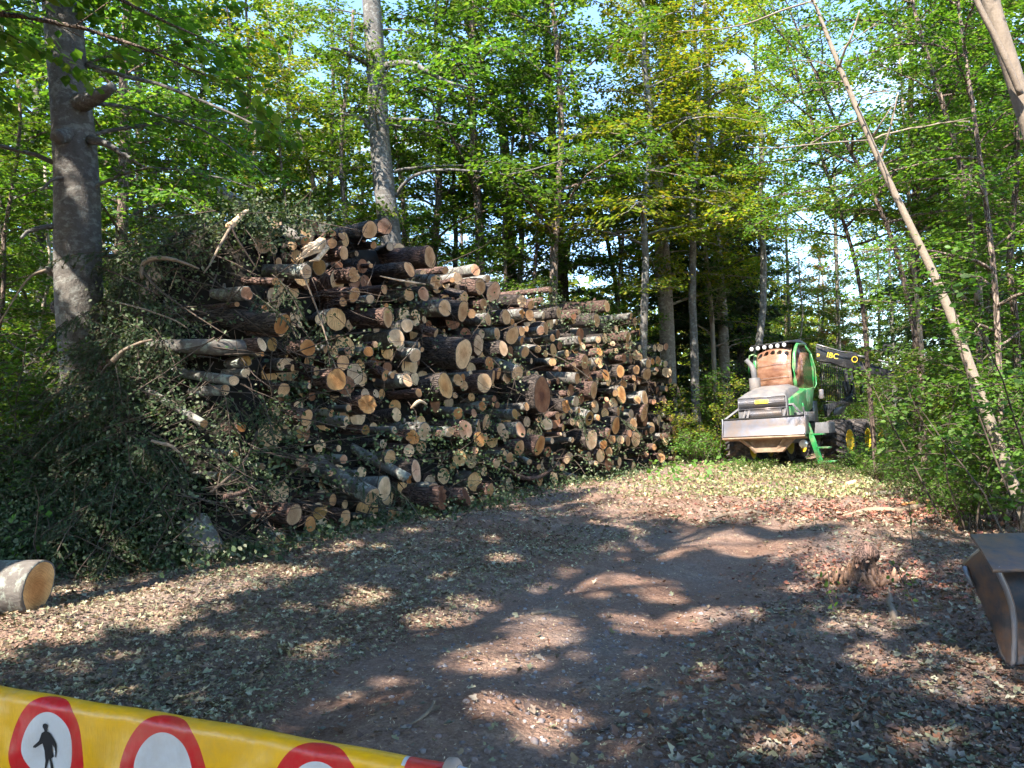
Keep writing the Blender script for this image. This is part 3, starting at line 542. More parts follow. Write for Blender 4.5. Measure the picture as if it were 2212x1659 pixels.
trace('branch', 'reddish straight branch slanting right from beside the big trunk', 'branch', [(188, 569), (240, 585), (330, 620), (395, 655)], [.012, .012, .006], M['log_red'], off=-.6, group=BG)
trace('branch', 'thin branch in the middle of the left heap, pale where torn', 'branch', [(270, 659), (330, 672), (410, 700), (430, 715)], [.016, .012, .007], M['twig_pale'], group=BG)
trace('branch', 'long thin pale twig hanging down across the log ends left of centre', 'branch', [(673, 600), (692, 641), (722, 725), (738, 788), (776, 864)], [.012, .012, .010, .008], M['twig_pale'], off=-.55, group=BG)
trace('branch', 'curved brown branch arching down through the dark hollow low on the left', 'branch', [(576, 930), (561, 978), (534, 1013), (482, 1057)], [.014, .016, .018], M['twig'], group=BG)
trace('branch', 'long bare stick slanting down to the right in the right half of the pile', 'branch', [(1180, 768), (1206, 776), (1243, 799), (1273, 824)], [.012, .018, .02], M['twig_pale'], off=-.5, group=BG)
trace('branch', 'short bare stick right of the long slanting stick', 'branch', [(1268, 764), (1285, 794), (1306, 813)], [.012, .018, .02], M['twig_pale'], off=-.5, group=BG)
trace('branch', 'stick lying across the big left trunk at mid height', 'branch', [(79, 723), (98, 745), (130, 768), (169, 781)], [.008, .014, .012], M['twig'], off=-1.0, group=BG)
trace('branch', 'bowed stick at the far left edge beside the big trunk', 'branch', [(100, 583), (70, 592), (45, 620), (0, 697)], [.016, .012, .008], M['twig_pale'], Yf=8.6, group=BG)
trace('branch', 'pale lit stick at the left edge low on the heap', 'branch', [(0, 887), (28, 884), (53, 876)], [.018, .016], M['twig_pale'], off=-.7, group=BG)
trace('branch', 'bent branch ending in a torn stub on the heap right of the big trunk', 'branch', [(290, 787), (310, 765), (345, 748), (372, 743)], [.035, .02, .016], M['twig_pale'], off=-.5, group=BG)
trace('branch', 'thin drooping branch under the torn stub', 'branch', [(285, 790), (268, 805), (260, 840), (257, 871)], [.016, .012, .01], M['twig'], off=-.5, group=BG)
trace('branch', 'short broken orange-brown branch lit by sun above the lowest logs', 'branch', [(525, 1062), (548, 1058), (566, 1050), (592, 1032)], [.03, .03, .02, .006], M['log_red'], off=-.55, group=BG)
trace('branch', 'pale weathered stick in the dark foliage low on the left', 'branch', [(378, 948), (395, 953), (418, 958), (434, 972)], [.015, .02, .012], M['twig_pale'], off=-.55, group=BG)
trace('log', 'thick dark butt leaning down at the foot of the heap, end hidden', 'log', [(455, 1205), (430, 1165), (412, 1125)], [.17, .165, .15], M['log_grey'], off=.05, n=18, jit=.03)
trace('log', 'grey horizontal log reaching left out of the brush, mid height', 'log', [(545, 753), (480, 752), (420, 749), (330, 748)], [.1, .1, .09, .07], M['log_grey'], off=-.1, n=14, jit=.04)
trace('wood_splinter', 'curled pale torn wood strip between logs left of centre', 'wood', [(895, 882), (905, 872), (914, 866), (928, 874)], [.012, .03, .03, .01], M['cut_p'], off=-.4)
sw = MB(); s0 = face(708, 541, -.35); gsp = np.random.default_rng(4)
for i in range(9):
    e_ = face(R.uniform(655, 690), R.uniform(548, 578), -.4-.05*i/9); m_ = (s0+e_)/2+gsp.normal(size=3)*.03; sw.tube(np.array([s0+gsp.normal(size=3)*.035, m_, e_])-s0, [.05, .035, .006], 5, jit=.3, rg=gsp)
tag(sw.build('wood_splinter', M['cut_p'], loc=s0), 'pale splintered wedge of torn wood above the dark olive log end', 'wood')
trace('wood_splinter', 'long pale sliver of wood lying on logs near the top', 'wood', [(830, 606), (865, 614), (900, 619), (925, 622)], [.008, .018, .022, .008], M['cut_p'], off=-.4)
trace('wood_splinter', 'white splinter of wood on the ground before the pile', 'wood', [(1085, 1088), (1110, 1084), (1135, 1075)], [.02, .02, .005], M['cut_p'], off=-.5)
trace('bark_slab', 'dark red bark strips at the foot of the pile right of centre', 'bark', [(1085, 1005), (1120, 1030), (1160, 1035), (1200, 1005)], [.03, .05, .05, .02], M['log_red'], off=-.1, jit=.2)

# ------------------------------------------------------------------ trees
def grow(T, h0, h1, nl, L0, g, up=.35, droop=.09, subs=11, nleaf=24, ls=(.08, .13), flat=.25, top=.35, dirs=None, limb_r=.011):
    """limbs, twigs and leaves for the trunk polyline T; returns (MB of wood, leaf arrays)"""
    wd = MB(); LC, LD, LN, LS = [], [], [], []; z = T[:, 2]
    for i in range(nl):
        t = (i+g.uniform(.1, .9))/nl; h = h0+(h1-h0)*t; B0 = np.array([np.interp(h, z, T[:, k]) for k in range(3)])
        az = i*2.4+g.uniform(-.5, .5) if dirs is None else dirs[i % len(dirs)] + g.uniform(-.5, .5)
        L = L0*(1-(1-top)*t)*g.uniform(.65, 1.15); d = np.array([math.cos(az), math.sin(az), up+g.uniform(-.25, .4)+t*.5]); P = [B0]; k = 7
        for _ in range(k): d = unit(d + g.normal(size=3)*.09 + np.array([0, 0, -droop])); P.append(P[-1]+d*L/k)
        P = np.array(P); rr = np.linspace(L*limb_r, .006, k+1); wd.sticks(P[:-1], P[1:], rr[:-1], rr[1:], 5)
        for s in range(subs):
            u = .12+.88*(s+g.uniform(0, 1))/subs; q = u*k; a = min(k-1, int(q)); p = P[a]+(P[a+1]-P[a])*(q-a)
            ld = unit(P[a+1]-P[a]); sd = unit(np.cross(ld, [0, 0, 1.])+1e-6)*(1 if s % 2 else -1)
            e = unit(ld*g.uniform(.3, .9)+sd*g.uniform(.5, 1)+np.array([0, 0, g.uniform(-.25, .3)])); l = L*g.uniform(.22, .42)*(1.15-.6*u)
            wd.sticks(p[None], (p+e*l)[None], .009, .003)
            n = max(3, int(nleaf*l)); tt = g.uniform(.1, 1.05, n); wv = np.cross(e, [0, 0, 1.]); wv = wv/(np.linalg.norm(wv)+1e-6)
            C = p+e*(tt*l)[:, None]+wv*g.normal(size=(n, 1))*.13+np.array([0, 0, 1.])*g.normal(size=(n, 1))*.07
            D = e*.5+wv*g.normal(size=(n, 1))+np.array([0, 0, -.25]); N_ = g.normal(size=(n, 3))*flat*1.6+np.array([0, 0, 1.])
            LC.append(C); LD.append(D); LN.append(N_); LS.append(g.uniform(ls[0], ls[1], n))
    return wd, [np.concatenate(a) for a in (LC, LD, LN, LS)]
def leaves_mesh(name, la, m, tpl=LEAF4):
    C, D, N_, s = la; return MB().cards(*tpl, C, D, N_, s).mesh(name, m)
def add_obj(name, me, parent, loc=None):
    o = bpy.data.objects.new(name, me); link(o, parent)
    if loc is not None: o.location = tuple(loc)
    return o
def traced_tree(name, label, px, Y, barkm, leafm, crown=None, limbs=(), group=None, n=18, base=None, H=19, ivy=False, jit=.03):
    """px: (x, y, width) down the stem as seen, at depth Y; continues up to height H"""
    P = [at(x, y, Y) for x, y, w_ in px]; r = [w_/2/F*Y for x, y, w_ in px]
    P = P[::-1] if P[0][2] > P[-1][2] else P; r = r[::-1] if px[0][1] < px[-1][1] else r
    if P[0][2] > .05:
        b = P[0] + (P[0]-P[1])*min(1.5, P[0][2]/max(.2, abs(P[1][2]-P[0][2])))*.5; b[2] = -.1; P = [b]+P; r = [r[0]*1.15]+r
    if P[-1][2] < H:
        e = P[-1] + (P[-1]-P[-2])/max(.3, (P[-1]-P[-2])[2])*(H-P[-1][2]); P.append(e); r.append(r[-1]*.35)
    P = np.array(P); r = np.array(r); c = P[0].copy(); c[2] = 0
    m = max(14, int((P[-1][2]-P[0][2])/.45)); zz = np.linspace(P[0][2], P[-1][2], m); Q = np.stack([np.interp(zz, P[:, 2], P[:, k]) for k in range(3)], 1); rr = np.interp(zz, P[:, 2], r)
    for _ in range(2): Q[1:-1] = (Q[:-2]+2*Q[1:-1]+Q[2:])/4; rr[1:-1] = (rr[:-2]+2*rr[1:-1]+rr[2:])/4
    root = thing(name, label, 'tree', c, group=group); g = np.random.default_rng(abs(hash_(label)))
    wd = MB().tube(Q-c, rr, n, jit=jit, rg=g)
    if crown:
        w2, la = grow(Q-c, g=g, **crown); V0 = wd.n
        for V_, F_, mi in zip(w2.V, w2.Fs, w2.mi): pass
        off = wd.n
        if w2.n: wd.V += w2.V; wd.Fs += [f+off for f in w2.Fs]; wd.mi += w2.mi; wd.n += w2.n
    for lp, lr in limbs:
        L_ = np.array([at(x, y, Y-dy) for x, y, dy in lp])-c; t = np.linspace(0, 1, len(L_)); tt = np.linspace(0, 1, 4*len(L_))
        LQ = np.stack([np.interp(tt, t, L_[:, k]) for k in range(3)], 1); LQ[1:-1] = (LQ[:-2]+2*LQ[1:-1]+LQ[2:])/4
        wd.tube(LQ, np.interp(tt, [0, 1], lr), 8, jit=.06, rg=g)
    wd.build('trunk', barkm, root, smooth=True)
    if crown: add_obj('crown', leaves_mesh('crown', la, leafm), root)
    if ivy:
        k = 5200; zz2 = g.uniform(0, min(H-3, 10), k); a = g.uniform(0, 6.28, k); rad = np.interp(zz2, Q[:, 2], rr)+np.abs(g.normal(size=k))*.13*(1+.8*np.sin(zz2*2.1+a))
        Cc = np.stack([np.interp(zz2, Q[:, 2], Q[:, j]) for j in range(3)], 1)-c; Cc[:, 0] += np.cos(a)*rad; Cc[:, 1] += np.sin(a)*rad
        keep = g.uniform(0, 1, k) < .35+.5*np.sin(zz2*1.7+2*a); nn_ = np.stack([np.cos(a), np.sin(a), .3+0*a], 1)[keep]; D = g.normal(size=(keep.sum(), 3))
        add_obj('ivy', MB().cards(*LEAF4, Cc[keep], D, nn_, g.uniform(.07, .12, keep.sum()), 1.4).mesh('ivy', M['leaf_dark']), root)
    return root
MG = 'tall trees standing behind the pile'
BIG = dict(h0=4.5, h1=18.5, nl=36, L0=4.6, subs=13, nleaf=42)
traced_tree('beech_tree', 'thick grey beech trunk at the left edge with a sawn-off knob and broken stub', [(132, 0, 77), (141, 109, 80), (152, 218, 74), (161, 285, 92), (163, 306, 98), (165, 345, 84), (168, 473, 94), (167, 582, 96), (170, 681, 92), (176, 760, 88), (184, 945, 74)], 10.3, M['beech'], M['leaf_green'],
            dict(h0=3.6, h1=12, nl=20, L0=3.6, subs=12, nleaf=60, ls=(.07, .11), droop=.12, dirs=[.2, 2.0, -.1, 3.4, 1.2, .4]), H=13, n=32, jit=.012,
            limbs=[([(190, 140, 0), (270, 165, .3), (340, 180, .5), (430, 215, .7), (500, 245, .8), (560, 274, .9)], (.032, .01)), ([(165, 225, .1), (200, 212, .35), (225, 200, .45), (246, 184, .5)], (.13, .05)),
                    ([(195, 302, .1), (225, 308, .2), (262, 330, .3), (310, 360, .4)], (.07, .012)), ([(148, 290, .2), (122, 296, .45)], (.11, .1)),
                    ([(130, 488, .1), (95, 490, .3), (60, 500, .4), (45, 515, .5)], (.04, .02)), ([(150, 381, .2), (112, 387, .4), (88, 412, .5)], (.03, .012)), ([(120, 590, .1), (95, 580, .2), (62, 600, .3)], (.07, .01))])
traced_tree('beech_tree', 'smooth grey beech trunk rising behind the top of the pile, left of centre', [(802, 0, 41), (812, 145, 42), (819, 291, 43), (829, 400, 46), (838, 473, 46), (848, 540, 46)], 21, M['beech'], M['leaf_green'], dict(BIG, h0=8, nl=20, L0=4.2), n=26, jit=.012,
            limbs=[([(832, 142, 0), (870, 135, .3), (895, 138, .6), (931, 160, .8), (968, 178, 1.), (1009, 189, 1.2)], (.11, .03)), ([(800, 142, 0), (775, 128, .3), (745, 112, .5), (713, 102, .8)], (.1, .03)), ([(802, 278, 0), (785, 258, .2), (768, 251, .4), (731, 244, .6)], (.1, .03)),
                    ([(838, 258, 0), (895, 258, .4), (940, 262, .6), (986, 270, .8)], (.06, .02)), ([(855, 425, 0), (868, 402, .3), (892, 380, .6), (930, 368, .8), (975, 366, 1), (1040, 371, 1.3), (1095, 378, 1.4), (1150, 367, 1.6), (1215, 346, 1.8)], (.055, .015))], group=MG)
traced_tree('oak_tree', 'brown ivy-wrapped trunk in the middle behind the pile', [(1000, 0, 14), (1015, 80, 15), (1060, 190, 16), (1084, 255, 20), (1091, 327, 22), (1098, 437, 24), (1106, 597, 22)], 25, M['bark_brown'], M['leaf_green'], dict(BIG, nl=34, L0=4.4, ls=(.1, .15), droop=.13), ivy=True, group=MG)
traced_tree('oak_tree', 'dark straight trunk right of the ivy-wrapped one', [(1180, 0, 13), (1186, 182, 16), (1193, 291, 18), (1200, 437, 26), (1213, 604, 30)], 27, M['bark_dark'], M['leaf_dark'], dict(BIG, nl=34, L0=4.8, ls=(.1, .15)), group=MG,
            limbs=[([(1212, 620, 0), (1222, 560, .2), (1228, 520, .2), (1240, 470, .4)], (.2, .05)), ([(1203, 500, 0), (1185, 478, .2), (1160, 455, .4), (1140, 440, .5)], (.08, .03))])
traced_tree('beech_tree', 'sun-mottled pale trunk at the right end of the pile under yellow-green foliage', [(1386, 0, 15), (1393, 127, 18), (1405, 250, 20), (1415, 346, 24), (1426, 473, 27), (1435, 597, 31), (1442, 740, 32)], 27.5, M['bark_sun'], M['leaf_yellow'], dict(BIG, h0=5.4, nl=50, L0=5.0, subs=15, nleaf=50, ls=(.09, .14), up=.2, droop=.1, flat=.2), H=19, group=MG)
for i, (lab, px, Y, bk, lf) in enumerate([
    ('thin dark leaning stem between the dark trunk and the mottled one', [(1225, 100, 5), (1262, 300, 6), (1295, 437, 8), (1332, 620, 10)], 29, 'bark_dark', 'leaf_dark'),
    ('thin straight dark stem in front of the bright sky gap', [(1320, 300, 5), (1331, 437, 6), (1347, 620, 7)], 30, 'bark_dark', 'leaf_dark'),
    ('slim dark stem just left of the mottled trunk', [(1345, 250, 5), (1364, 400, 7), (1388, 620, 9)], 31, 'bark_dark', 'leaf_dark'),
    ('sunlit pale slim trunk high at the left behind the thick beech', [(270, 0, 12), (287, 65, 13), (301, 145, 13), (298, 364, 12), (305, 480, 12)], 19, 'bark_pale', 'leaf_green'),
    ('slim grey stem above the left end of the brush heap', [(372, 100, 6), (386, 204, 7), (404, 309, 8), (429, 440, 9)], 18, 'bark_brown', 'leaf_green'),
    ('slim curved stem behind the top of the brush heap', [(500, 80, 5), (527, 255, 7), (560, 364, 8), (570, 450, 8)], 20, 'bark_brown', 'leaf_yellow'),
    ('pale leaning stem left of the smooth grey beech', [(600, 120, 6), (633, 247, 9), (655, 320, 10), (693, 456, 12)], 23, 'bark_pale', 'leaf_yellow'),
    ('thin pale stem close left of the smooth grey beech', [(735, 200, 5), (742, 300, 6), (748, 450, 7)], 26, 'bark_pale', 'leaf_yellow'),
    ('mossy brown trunk right of the mottled one, lit from the left', [(1525, 0, 14), (1530, 250, 16), (1545, 500, 20), (1560, 656, 22), (1566, 830, 24)], 29, 'bark_sun', 'leaf_yellow'),
    ('thin pale stem between the dark spruces and the mossy trunk', [(1506, 380, 6), (1520, 500, 8), (1537, 670, 10), (1544, 820, 10)], 28, 'bark_pale', 'leaf_dark'),
    ('thin crooked dark stem above the machine', [(1700, 100, 5), (1742, 218, 6), (1775, 346, 7), (1819, 466, 8), (1859, 600, 9)], 16, 'bark_brown', 'leaf_green'),
    ('second thin stem right above the machine leaning left', [(1770, 180, 5), (1808, 273, 6), (1855, 364, 8), (1910, 455, 9), (1953, 600, 11), (1992, 800, 12), (1995, 930, 12)], 14, 'bark_brown', 'leaf_green'),
    ('grey stem crossing behind the pole, right of the machine arm', [(1985, 60, 8), (2000, 120, 9), (2030, 204, 10), (2081, 364, 12), (2110, 603, 13), (2120, 900, 13)], 12, 'bark_brown', 'leaf_green'),
    ('pale stem in the bushes right of the machine arm', [(1960, 380, 7), (1974, 596, 10), (1987, 697, 10), (1993, 787, 11), (1990, 985, 12)], 15.5, 'bark_pale', 'leaf_green'),
    ('distant pale stem right above the machine cab', [(1700, 560, 6), (1703, 650, 7), (1705, 720, 7)], 34, 'bark_pale', 'leaf_green'),
    ('distant mottled stem behind the machine arm', [(1805, 500, 8), (1808, 620, 9), (1812, 760, 10)], 32, 'bark_pale', 'leaf_yellow'),
    ('straight grey stem at the right edge behind the leaning pole', [(2090, 150, 8), (2125, 400, 10), (2150, 600, 12), (2165, 950, 12)], 10.5, 'bark_brown', 'leaf_green')]):
    near = Y < 17
    traced_tree('slim_tree', lab, px, Y, M[bk], M[lf], dict(h0=(5.2 if 'machine' in lab else 2.4) if near else 4, h1=10 if near else 13, nl=26 if near else 24, L0=2.6 if near else 3.4, subs=11, nleaf=62 if near else 46, ls=(.055, .09) if near else (.09, .14)), H=11 if near else 14.5, n=9, group='slim trees in the wood')
traced_tree('leaning_pole_tree', 'long pale bare pole-like stem leaning across the right side', [(1735, -60, 7), (1757, 0, 8), (1812, 145, 10), (1877, 298, 12), (1935, 429, 14), (2026, 603, 17), (2079, 741, 21), (2130, 898, 22), (2196, 1058, 24), (2216, 1105, 25)], 9.6, M['bark_pale'], M['leaf_fresh'],
            dict(h0=5, h1=7.3, nl=9, L0=1.5, subs=7, nleaf=26, ls=(.05, .08)), H=7.5, n=14,
            limbs=[([(1757, 2, 0), (1695, 20, .2), (1615, 52, .4), (1553, 63, .5), (1462, 68, .6)], (.015, .005)), ([(1812, 146, 0), (1826, 105, .2), (1838, 84, .3), (1857, 22, .4)], (.02, .008)),
                    ([(1877, 303, 0), (1790, 308, .2), (1680, 320, .4), (1615, 318, .5)], (.011, .004)), ([(1884, 296, 0), (1906, 262, .2), (1930, 225, .3)], (.016, .006)), ([(1902, 345, 0), (1925, 270, .2), (1940, 200, .3)], (.018, .008)), ([(2079, 741, 0), (2098, 725, .2), (2118, 700, .3)], (.012, .006))])
traced_tree('birch_tree', 'pinkish-white leaning trunk in the top right corner', [(2124, -40, 36), (2135, 0, 36), (2161, 73, 34), (2186, 156, 33), (2212, 233, 33), (2250, 360, 36), (2330, 640, 40)], 8.6, M['bark_pale'], M['leaf_green'], dict(h0=6.5, h1=10, nl=10, L0=2.6, subs=9, nleaf=26, ls=(.06, .1)), H=10.5, n=18,
            limbs=[([(2205, 205, .15), (2178, 140, .2), (2150, 80, .2), (2125, 35, .2), (2100, -20, .2)], (.035, .03))])

# prototypes for the rest of the wood (mesh data shared between the trees)
def proto(seed, leafm, barkm, H=17, r0=.2, name='crown', **kw):
    g = np.random.default_rng(seed); k = 12; z = np.linspace(-.1, H, k); T = np.stack([np.cumsum(g.normal(size=k)*.09), np.cumsum(g.normal(size=k)*.09), z], 1); T[:, :2] -= T[0, :2]
    wd = MB().tube(T, np.interp(z, [0, H], [r0, .03]), 12, jit=.04, rg=g); w2, la = grow(T, g=g, **kw); off = wd.n
    wd.V += w2.V; wd.Fs += [f+off for f in w2.Fs]; wd.mi += w2.mi; wd.n += w2.n
    return wd.mesh('trunk', barkm, True), leaves_mesh(name, la, leafm)
def proto_spruce(seed, H=19):
    g = np.random.default_rng(seed); T = np.array([[0, 0, -.1], [0, 0, H]]); z = np.linspace(-.1, H, 10)
    wd = MB().tube(np.stack([0*z, 0*z, z], 1), np.interp(z, [0, H], [.2, .02]), 12, jit=.05, rg=g); nd = MB()
    h = 1.2
    while h < H-.4:
        nb = 7; L = 2.7*(1-h/H)**.7
        for b in range(nb):
            a = b*6.283/nb+g.uniform(0, 1); dead = h < 5 and g.uniform() < .65; l = L*g.uniform(.6, 1.1)*(.6 if dead else 1); d = np.array([math.cos(a), math.sin(a), .1]); P = [np.array([0, 0, h+g.uniform(-.15, .15)])]
            for q in range(5): d = unit(d+np.array([0, 0, -.09+.02*q])+g.normal(size=3)*.04); P.append(P[-1]+d*l/5)
            P = np.array(P); wd.sticks(P[:-1], P[1:], np.linspace(.02, .008, 5), np.linspace(.016, .004, 5))
            n = int((150 if not dead else 14)*l/2); u = g.uniform(.12, 1, n); q = np.minimum(4, (u*5).astype(int)); Cb = P[q]+(P[q+1]-P[q])*(u*5-q)[:, None]
            sd = unit(np.cross(d, [0, 0, 1.])); off = g.normal(size=(n, 1))*.28*(1.2-u[:, None]); C = Cb+sd*off; C[:, 2] -= np.abs(g.normal(size=n))*.13
            D = sd*np.sign(off)+d*.7+np.array([0, 0, -.5])+g.normal(size=(n, 3))*.25; nd.cards(*NEEDLE, C, D, rdir(n, g), g.uniform(.16, .3, n), 1.3)
        h += g.uniform(.35, .5)
    return wd.mesh('trunk', M['bark_dark'], True), nd.mesh('crown', M['needle'])
def proto_shrub(seed, leafm, H=2.6, nst=9, ls=(.05, .09), nl=20, tpl=LEAF4):
    g = np.random.default_rng(seed); wd = MB(); LA = [[], [], [], []]
    for s in range(nst):
        a = g.uniform(0, 6.28); h = H*g.uniform(.6, 1.1); d = np.array([math.cos(a)*.35, math.sin(a)*.35, 1.]); P = [np.array([math.cos(a), math.sin(a), 0])*g.uniform(.05, .4)]
        for _ in range(6): d = unit(d+g.normal(size=3)*.1+np.array([math.cos(a), math.sin(a), 0])*.05); P.append(P[-1]+d*h/6)
        P = np.array(P); wd.sticks(np.array([[0, 0, -.03]]), P[:1], .02, .016, 4); wd.sticks(P[:-1], P[1:], np.linspace(.016, .007, 6), np.linspace(.014, .004, 6), 4)
        w2, la = grow(P, h0=.2*h, h1=h*.98, nl=nl//2, L0=.75, g=g, subs=7, nleaf=55, ls=ls, droop=.1, flat=.4, limb_r=.008); off = wd.n
        wd.V += w2.V; wd.Fs += [f+off for f in w2.Fs]; wd.mi += w2.mi; wd.n += w2.n
        for q in range(4): LA[q].append(la[q])
    return wd.mesh('stems', M['twig'], True), leaves_mesh('foliage', [np.concatenate(a) for a in LA], leafm, tpl)
PK = dict(h0=2.4, h1=16.8, nl=42, L0=4.4, subs=12, nleaf=38, ls=(.11, .19))
PR = {'g1': proto(1, M['leaf_green'], M['bark_brown'], **PK), 'g2': proto(2, M['leaf_green'], M['beech'], r0=.16, **dict(PK, up=.6)), 'y1': proto(3, M['leaf_yellow'], M['beech'], **dict(PK, flat=.15)), 'y2': proto(4, M['leaf_yellow'], M['bark_pale'], r0=.13, **PK),
      'd1': proto(5, M['leaf_dark'], M['bark_dark'], **dict(PK, droop=.15)), 's1': proto_spruce(6), 's2': proto_spruce(8, 17), 'a1': proto(9, M['leaf_autumn'], M['bark_pale'], H=10, r0=.09, **dict(PK, h0=1.5, h1=9.6, L0=2.3, nl=30)),
      'y3': proto(14, M['leaf_yellow'], M['beech'], H=18, r0=.15, **dict(PK, h0=6.5, h1=17.8, flat=.15)), 'g3': proto(15, M['leaf_green'], M['bark_brown'], H=18, r0=.16, **dict(PK, h0=6.5, h1=17.8)),
      'p1': proto(10, M['leaf_green'], M['bark_brown'], H=9, r0=.06, **dict(PK, h0=1.2, h1=8.7, L0=1.9, nl=34, ls=(.07, .12), nleaf=60)), 'p2': proto(12, M['leaf_fresh'], M['bark_pale'], H=8, r0=.05, **dict(PK, h0=.8, h1=7.7, L0=1.8, nl=32, ls=(.07, .12), nleaf=60)),
      'h1': proto_shrub(20, M['leaf_fresh']), 'h2': proto_shrub(21, M['leaf_green']), 'h3': proto_shrub(22, M['leaf_yellow']), 'h4': proto_shrub(23, M['leaf_fresh'], H=1.1, nst=8, nl=10)}
LBL = {'g': ('broadleaf_tree', 'green-leaved broadleaf tree', 'tree'), 'y': ('broadleaf_tree', 'yellow-green leaved broadleaf tree', 'tree'), 'd': ('broadleaf_tree', 'dark-leaved broadleaf tree', 'tree'), 's': ('spruce_tree', 'dark spruce with bare lower twigs', 'tree'),
       'a': ('young_tree', 'young tree with rusty autumn leaves', 'tree'), 'p': ('young_tree', 'slender young leafy tree', 'tree'), 'h': ('shrub', 'leafy green shrub', 'shrub')}
def zone(x, y):
    px = topx(np.array([[x, y, 1.]]))[0][0] if y > 1 else -9999
    if y < 2 or px < -150 or px > 2360: return 'standing outside the picture beside the clearing'
    if px < 480: a = 'behind the thick beech'
    elif px < 900: a = 'around the smooth grey beech'
    elif px < 1260: a = 'behind the middle of the pile'
    elif px < 1600: a = 'around the right end of the pile'
    elif px < 1900: a = 'around the green machine'
    else: a = 'behind the leaning pale pole'
    return ('far ' if y > 38 else '') + a
def plant(kind, x, y, s=1., rz=None):
    nm, lb, ct = LBL[kind[0]]; zt = zone(x, y); lab = f'{lb} {zt}'; a, b = PR[kind]
    o = thing(nm, lab, ct, (x, y, float(gh(x, y)) if abs(x) < 60 and y < 60 else 0), rz if rz is not None else R.uniform(0, 6.28), f'{lb}s {zt}'); o.scale = (s, s, s*R.uniform(.92, 1.1))
    add_obj('stems' if kind[0] == 'h' else 'trunk', a, o); add_obj('foliage' if kind[0] == 'h' else 'crown', b, o); return o
def px2(x, Y): return ray(x, 829)[0]*Y
# (display x, depth, kind, scale)
WOOD = [(1400, 24, 'y3', 1.05), (1520, 26, 'y3', 1.1), (1630, 26, 'y3', 1.), (1050, 23.5, 'g3', 1.15), (1180, 22.5, 'g3', 1.1), (930, 24, 'g3', 1.1), (1990, 16, 'g3', .75), (2130, 15.5, 'g3', .75), (480, 21, 'p1', 1.3), (580, 20, 'p2', 1.3), (900, 24, 'p1', 1.4), (980, 26, 'g2', .9), (1060, 23, 'p1', 1.3), (1360, 26, 'p1', 1.3), (1180, 23, 'p1', 1.2), (720, 20, 'p1', 1.4), (-60, 15, 'g1', .9), (60, 17, 'g2', 1), (250, 15.5, 'g1', .85), (-20, 24, 'y1', 1), (170, 25, 'y2', 1), (330, 21, 'g2', 1), (420, 26, 'y1', 1.05), (520, 22, 'g1', .9), (620, 27, 'y2', 1), (700, 24, 'g1', .9), (560, 33, 'y1', 1.1), (380, 36, 'y2', 1.1), (240, 35, 'y1', 1.1), (90, 34, 'g1', 1.1),
        (760, 32, 'y1', 1), (880, 30, 'd1', .95), (1130, 24.5, 'g2', .9), (1000, 42, 'g1', 1), (860, 41, 'y1', 1), (700, 43, 'y2', 1.1),
        (1455, 31, 's1', 1), (1500, 30, 's1', .95), (1601, 31, 's2', 1), (1570, 35, 's1', .9),
        (1650, 36, 'd1', .75), (1620, 33, 'y2', .8), (1700, 42, 'g1', .6), (1760, 36, 'a1', .95), (1825, 34, 'a1', .85), (1900, 36, 'g2', .7), (1980, 34, 'd1', .75), (2080, 32, 'd1', .95), (2190, 28, 's1', .9), (2060, 22, 's2', .85), (2160, 18, 'd1', .75), (2290, 20, 'g1', .8), 
        (1830, 30, 'p2', 1), (2080, 15, 'p1', 1), (2140, 12.5, 'p2', .9), (2230, 11.5, 'p1', 1), (2190, 15, 'p1', 1.05), (1930, 27, 'g2', .6), (1780, 46, 'y1', .7), (1600, 46, 'y2', .8), (1720, 28, 'p2', .9),
        (1880, 48, 'g1', .7), (2000, 46, 'y1', .8), (2120, 44, 'd1', .9), (2250, 40, 'g1', 1), (-150, 30, 'g1', 1), (-180, 20, 'd1', 1), (1520, 50, 'y1', .6), (1200, 50, 'y1', .8), (450, 48, 'g1', 1.2), (300, 50, 'y1', 1.2), (120, 48, 'y2', 1.2), (-60, 45, 'y1', 1.1),
        (600, 50, 'y2', 1.2), (930, 54, 'g1', 1), (1070, 56, 'y2', .9), (1330, 58, 'd1', .5), (1650, 58, 'g2', .75), (1800, 60, 'y1', .7), (1960, 58, 'g1', .8), (2150, 58, 'y2', .9), (20, 13, 'p1', .8), (-40, 11.5, 'p1', .75), (90, 14, 'p2', .8), (300, 18, 'p1', .9), (480, 17.5, 'p1', .9), (640, 19, 'p1', 1)]
for x, Y, k, s in WOOD: plant(k, px2(x, Y), Y, s)
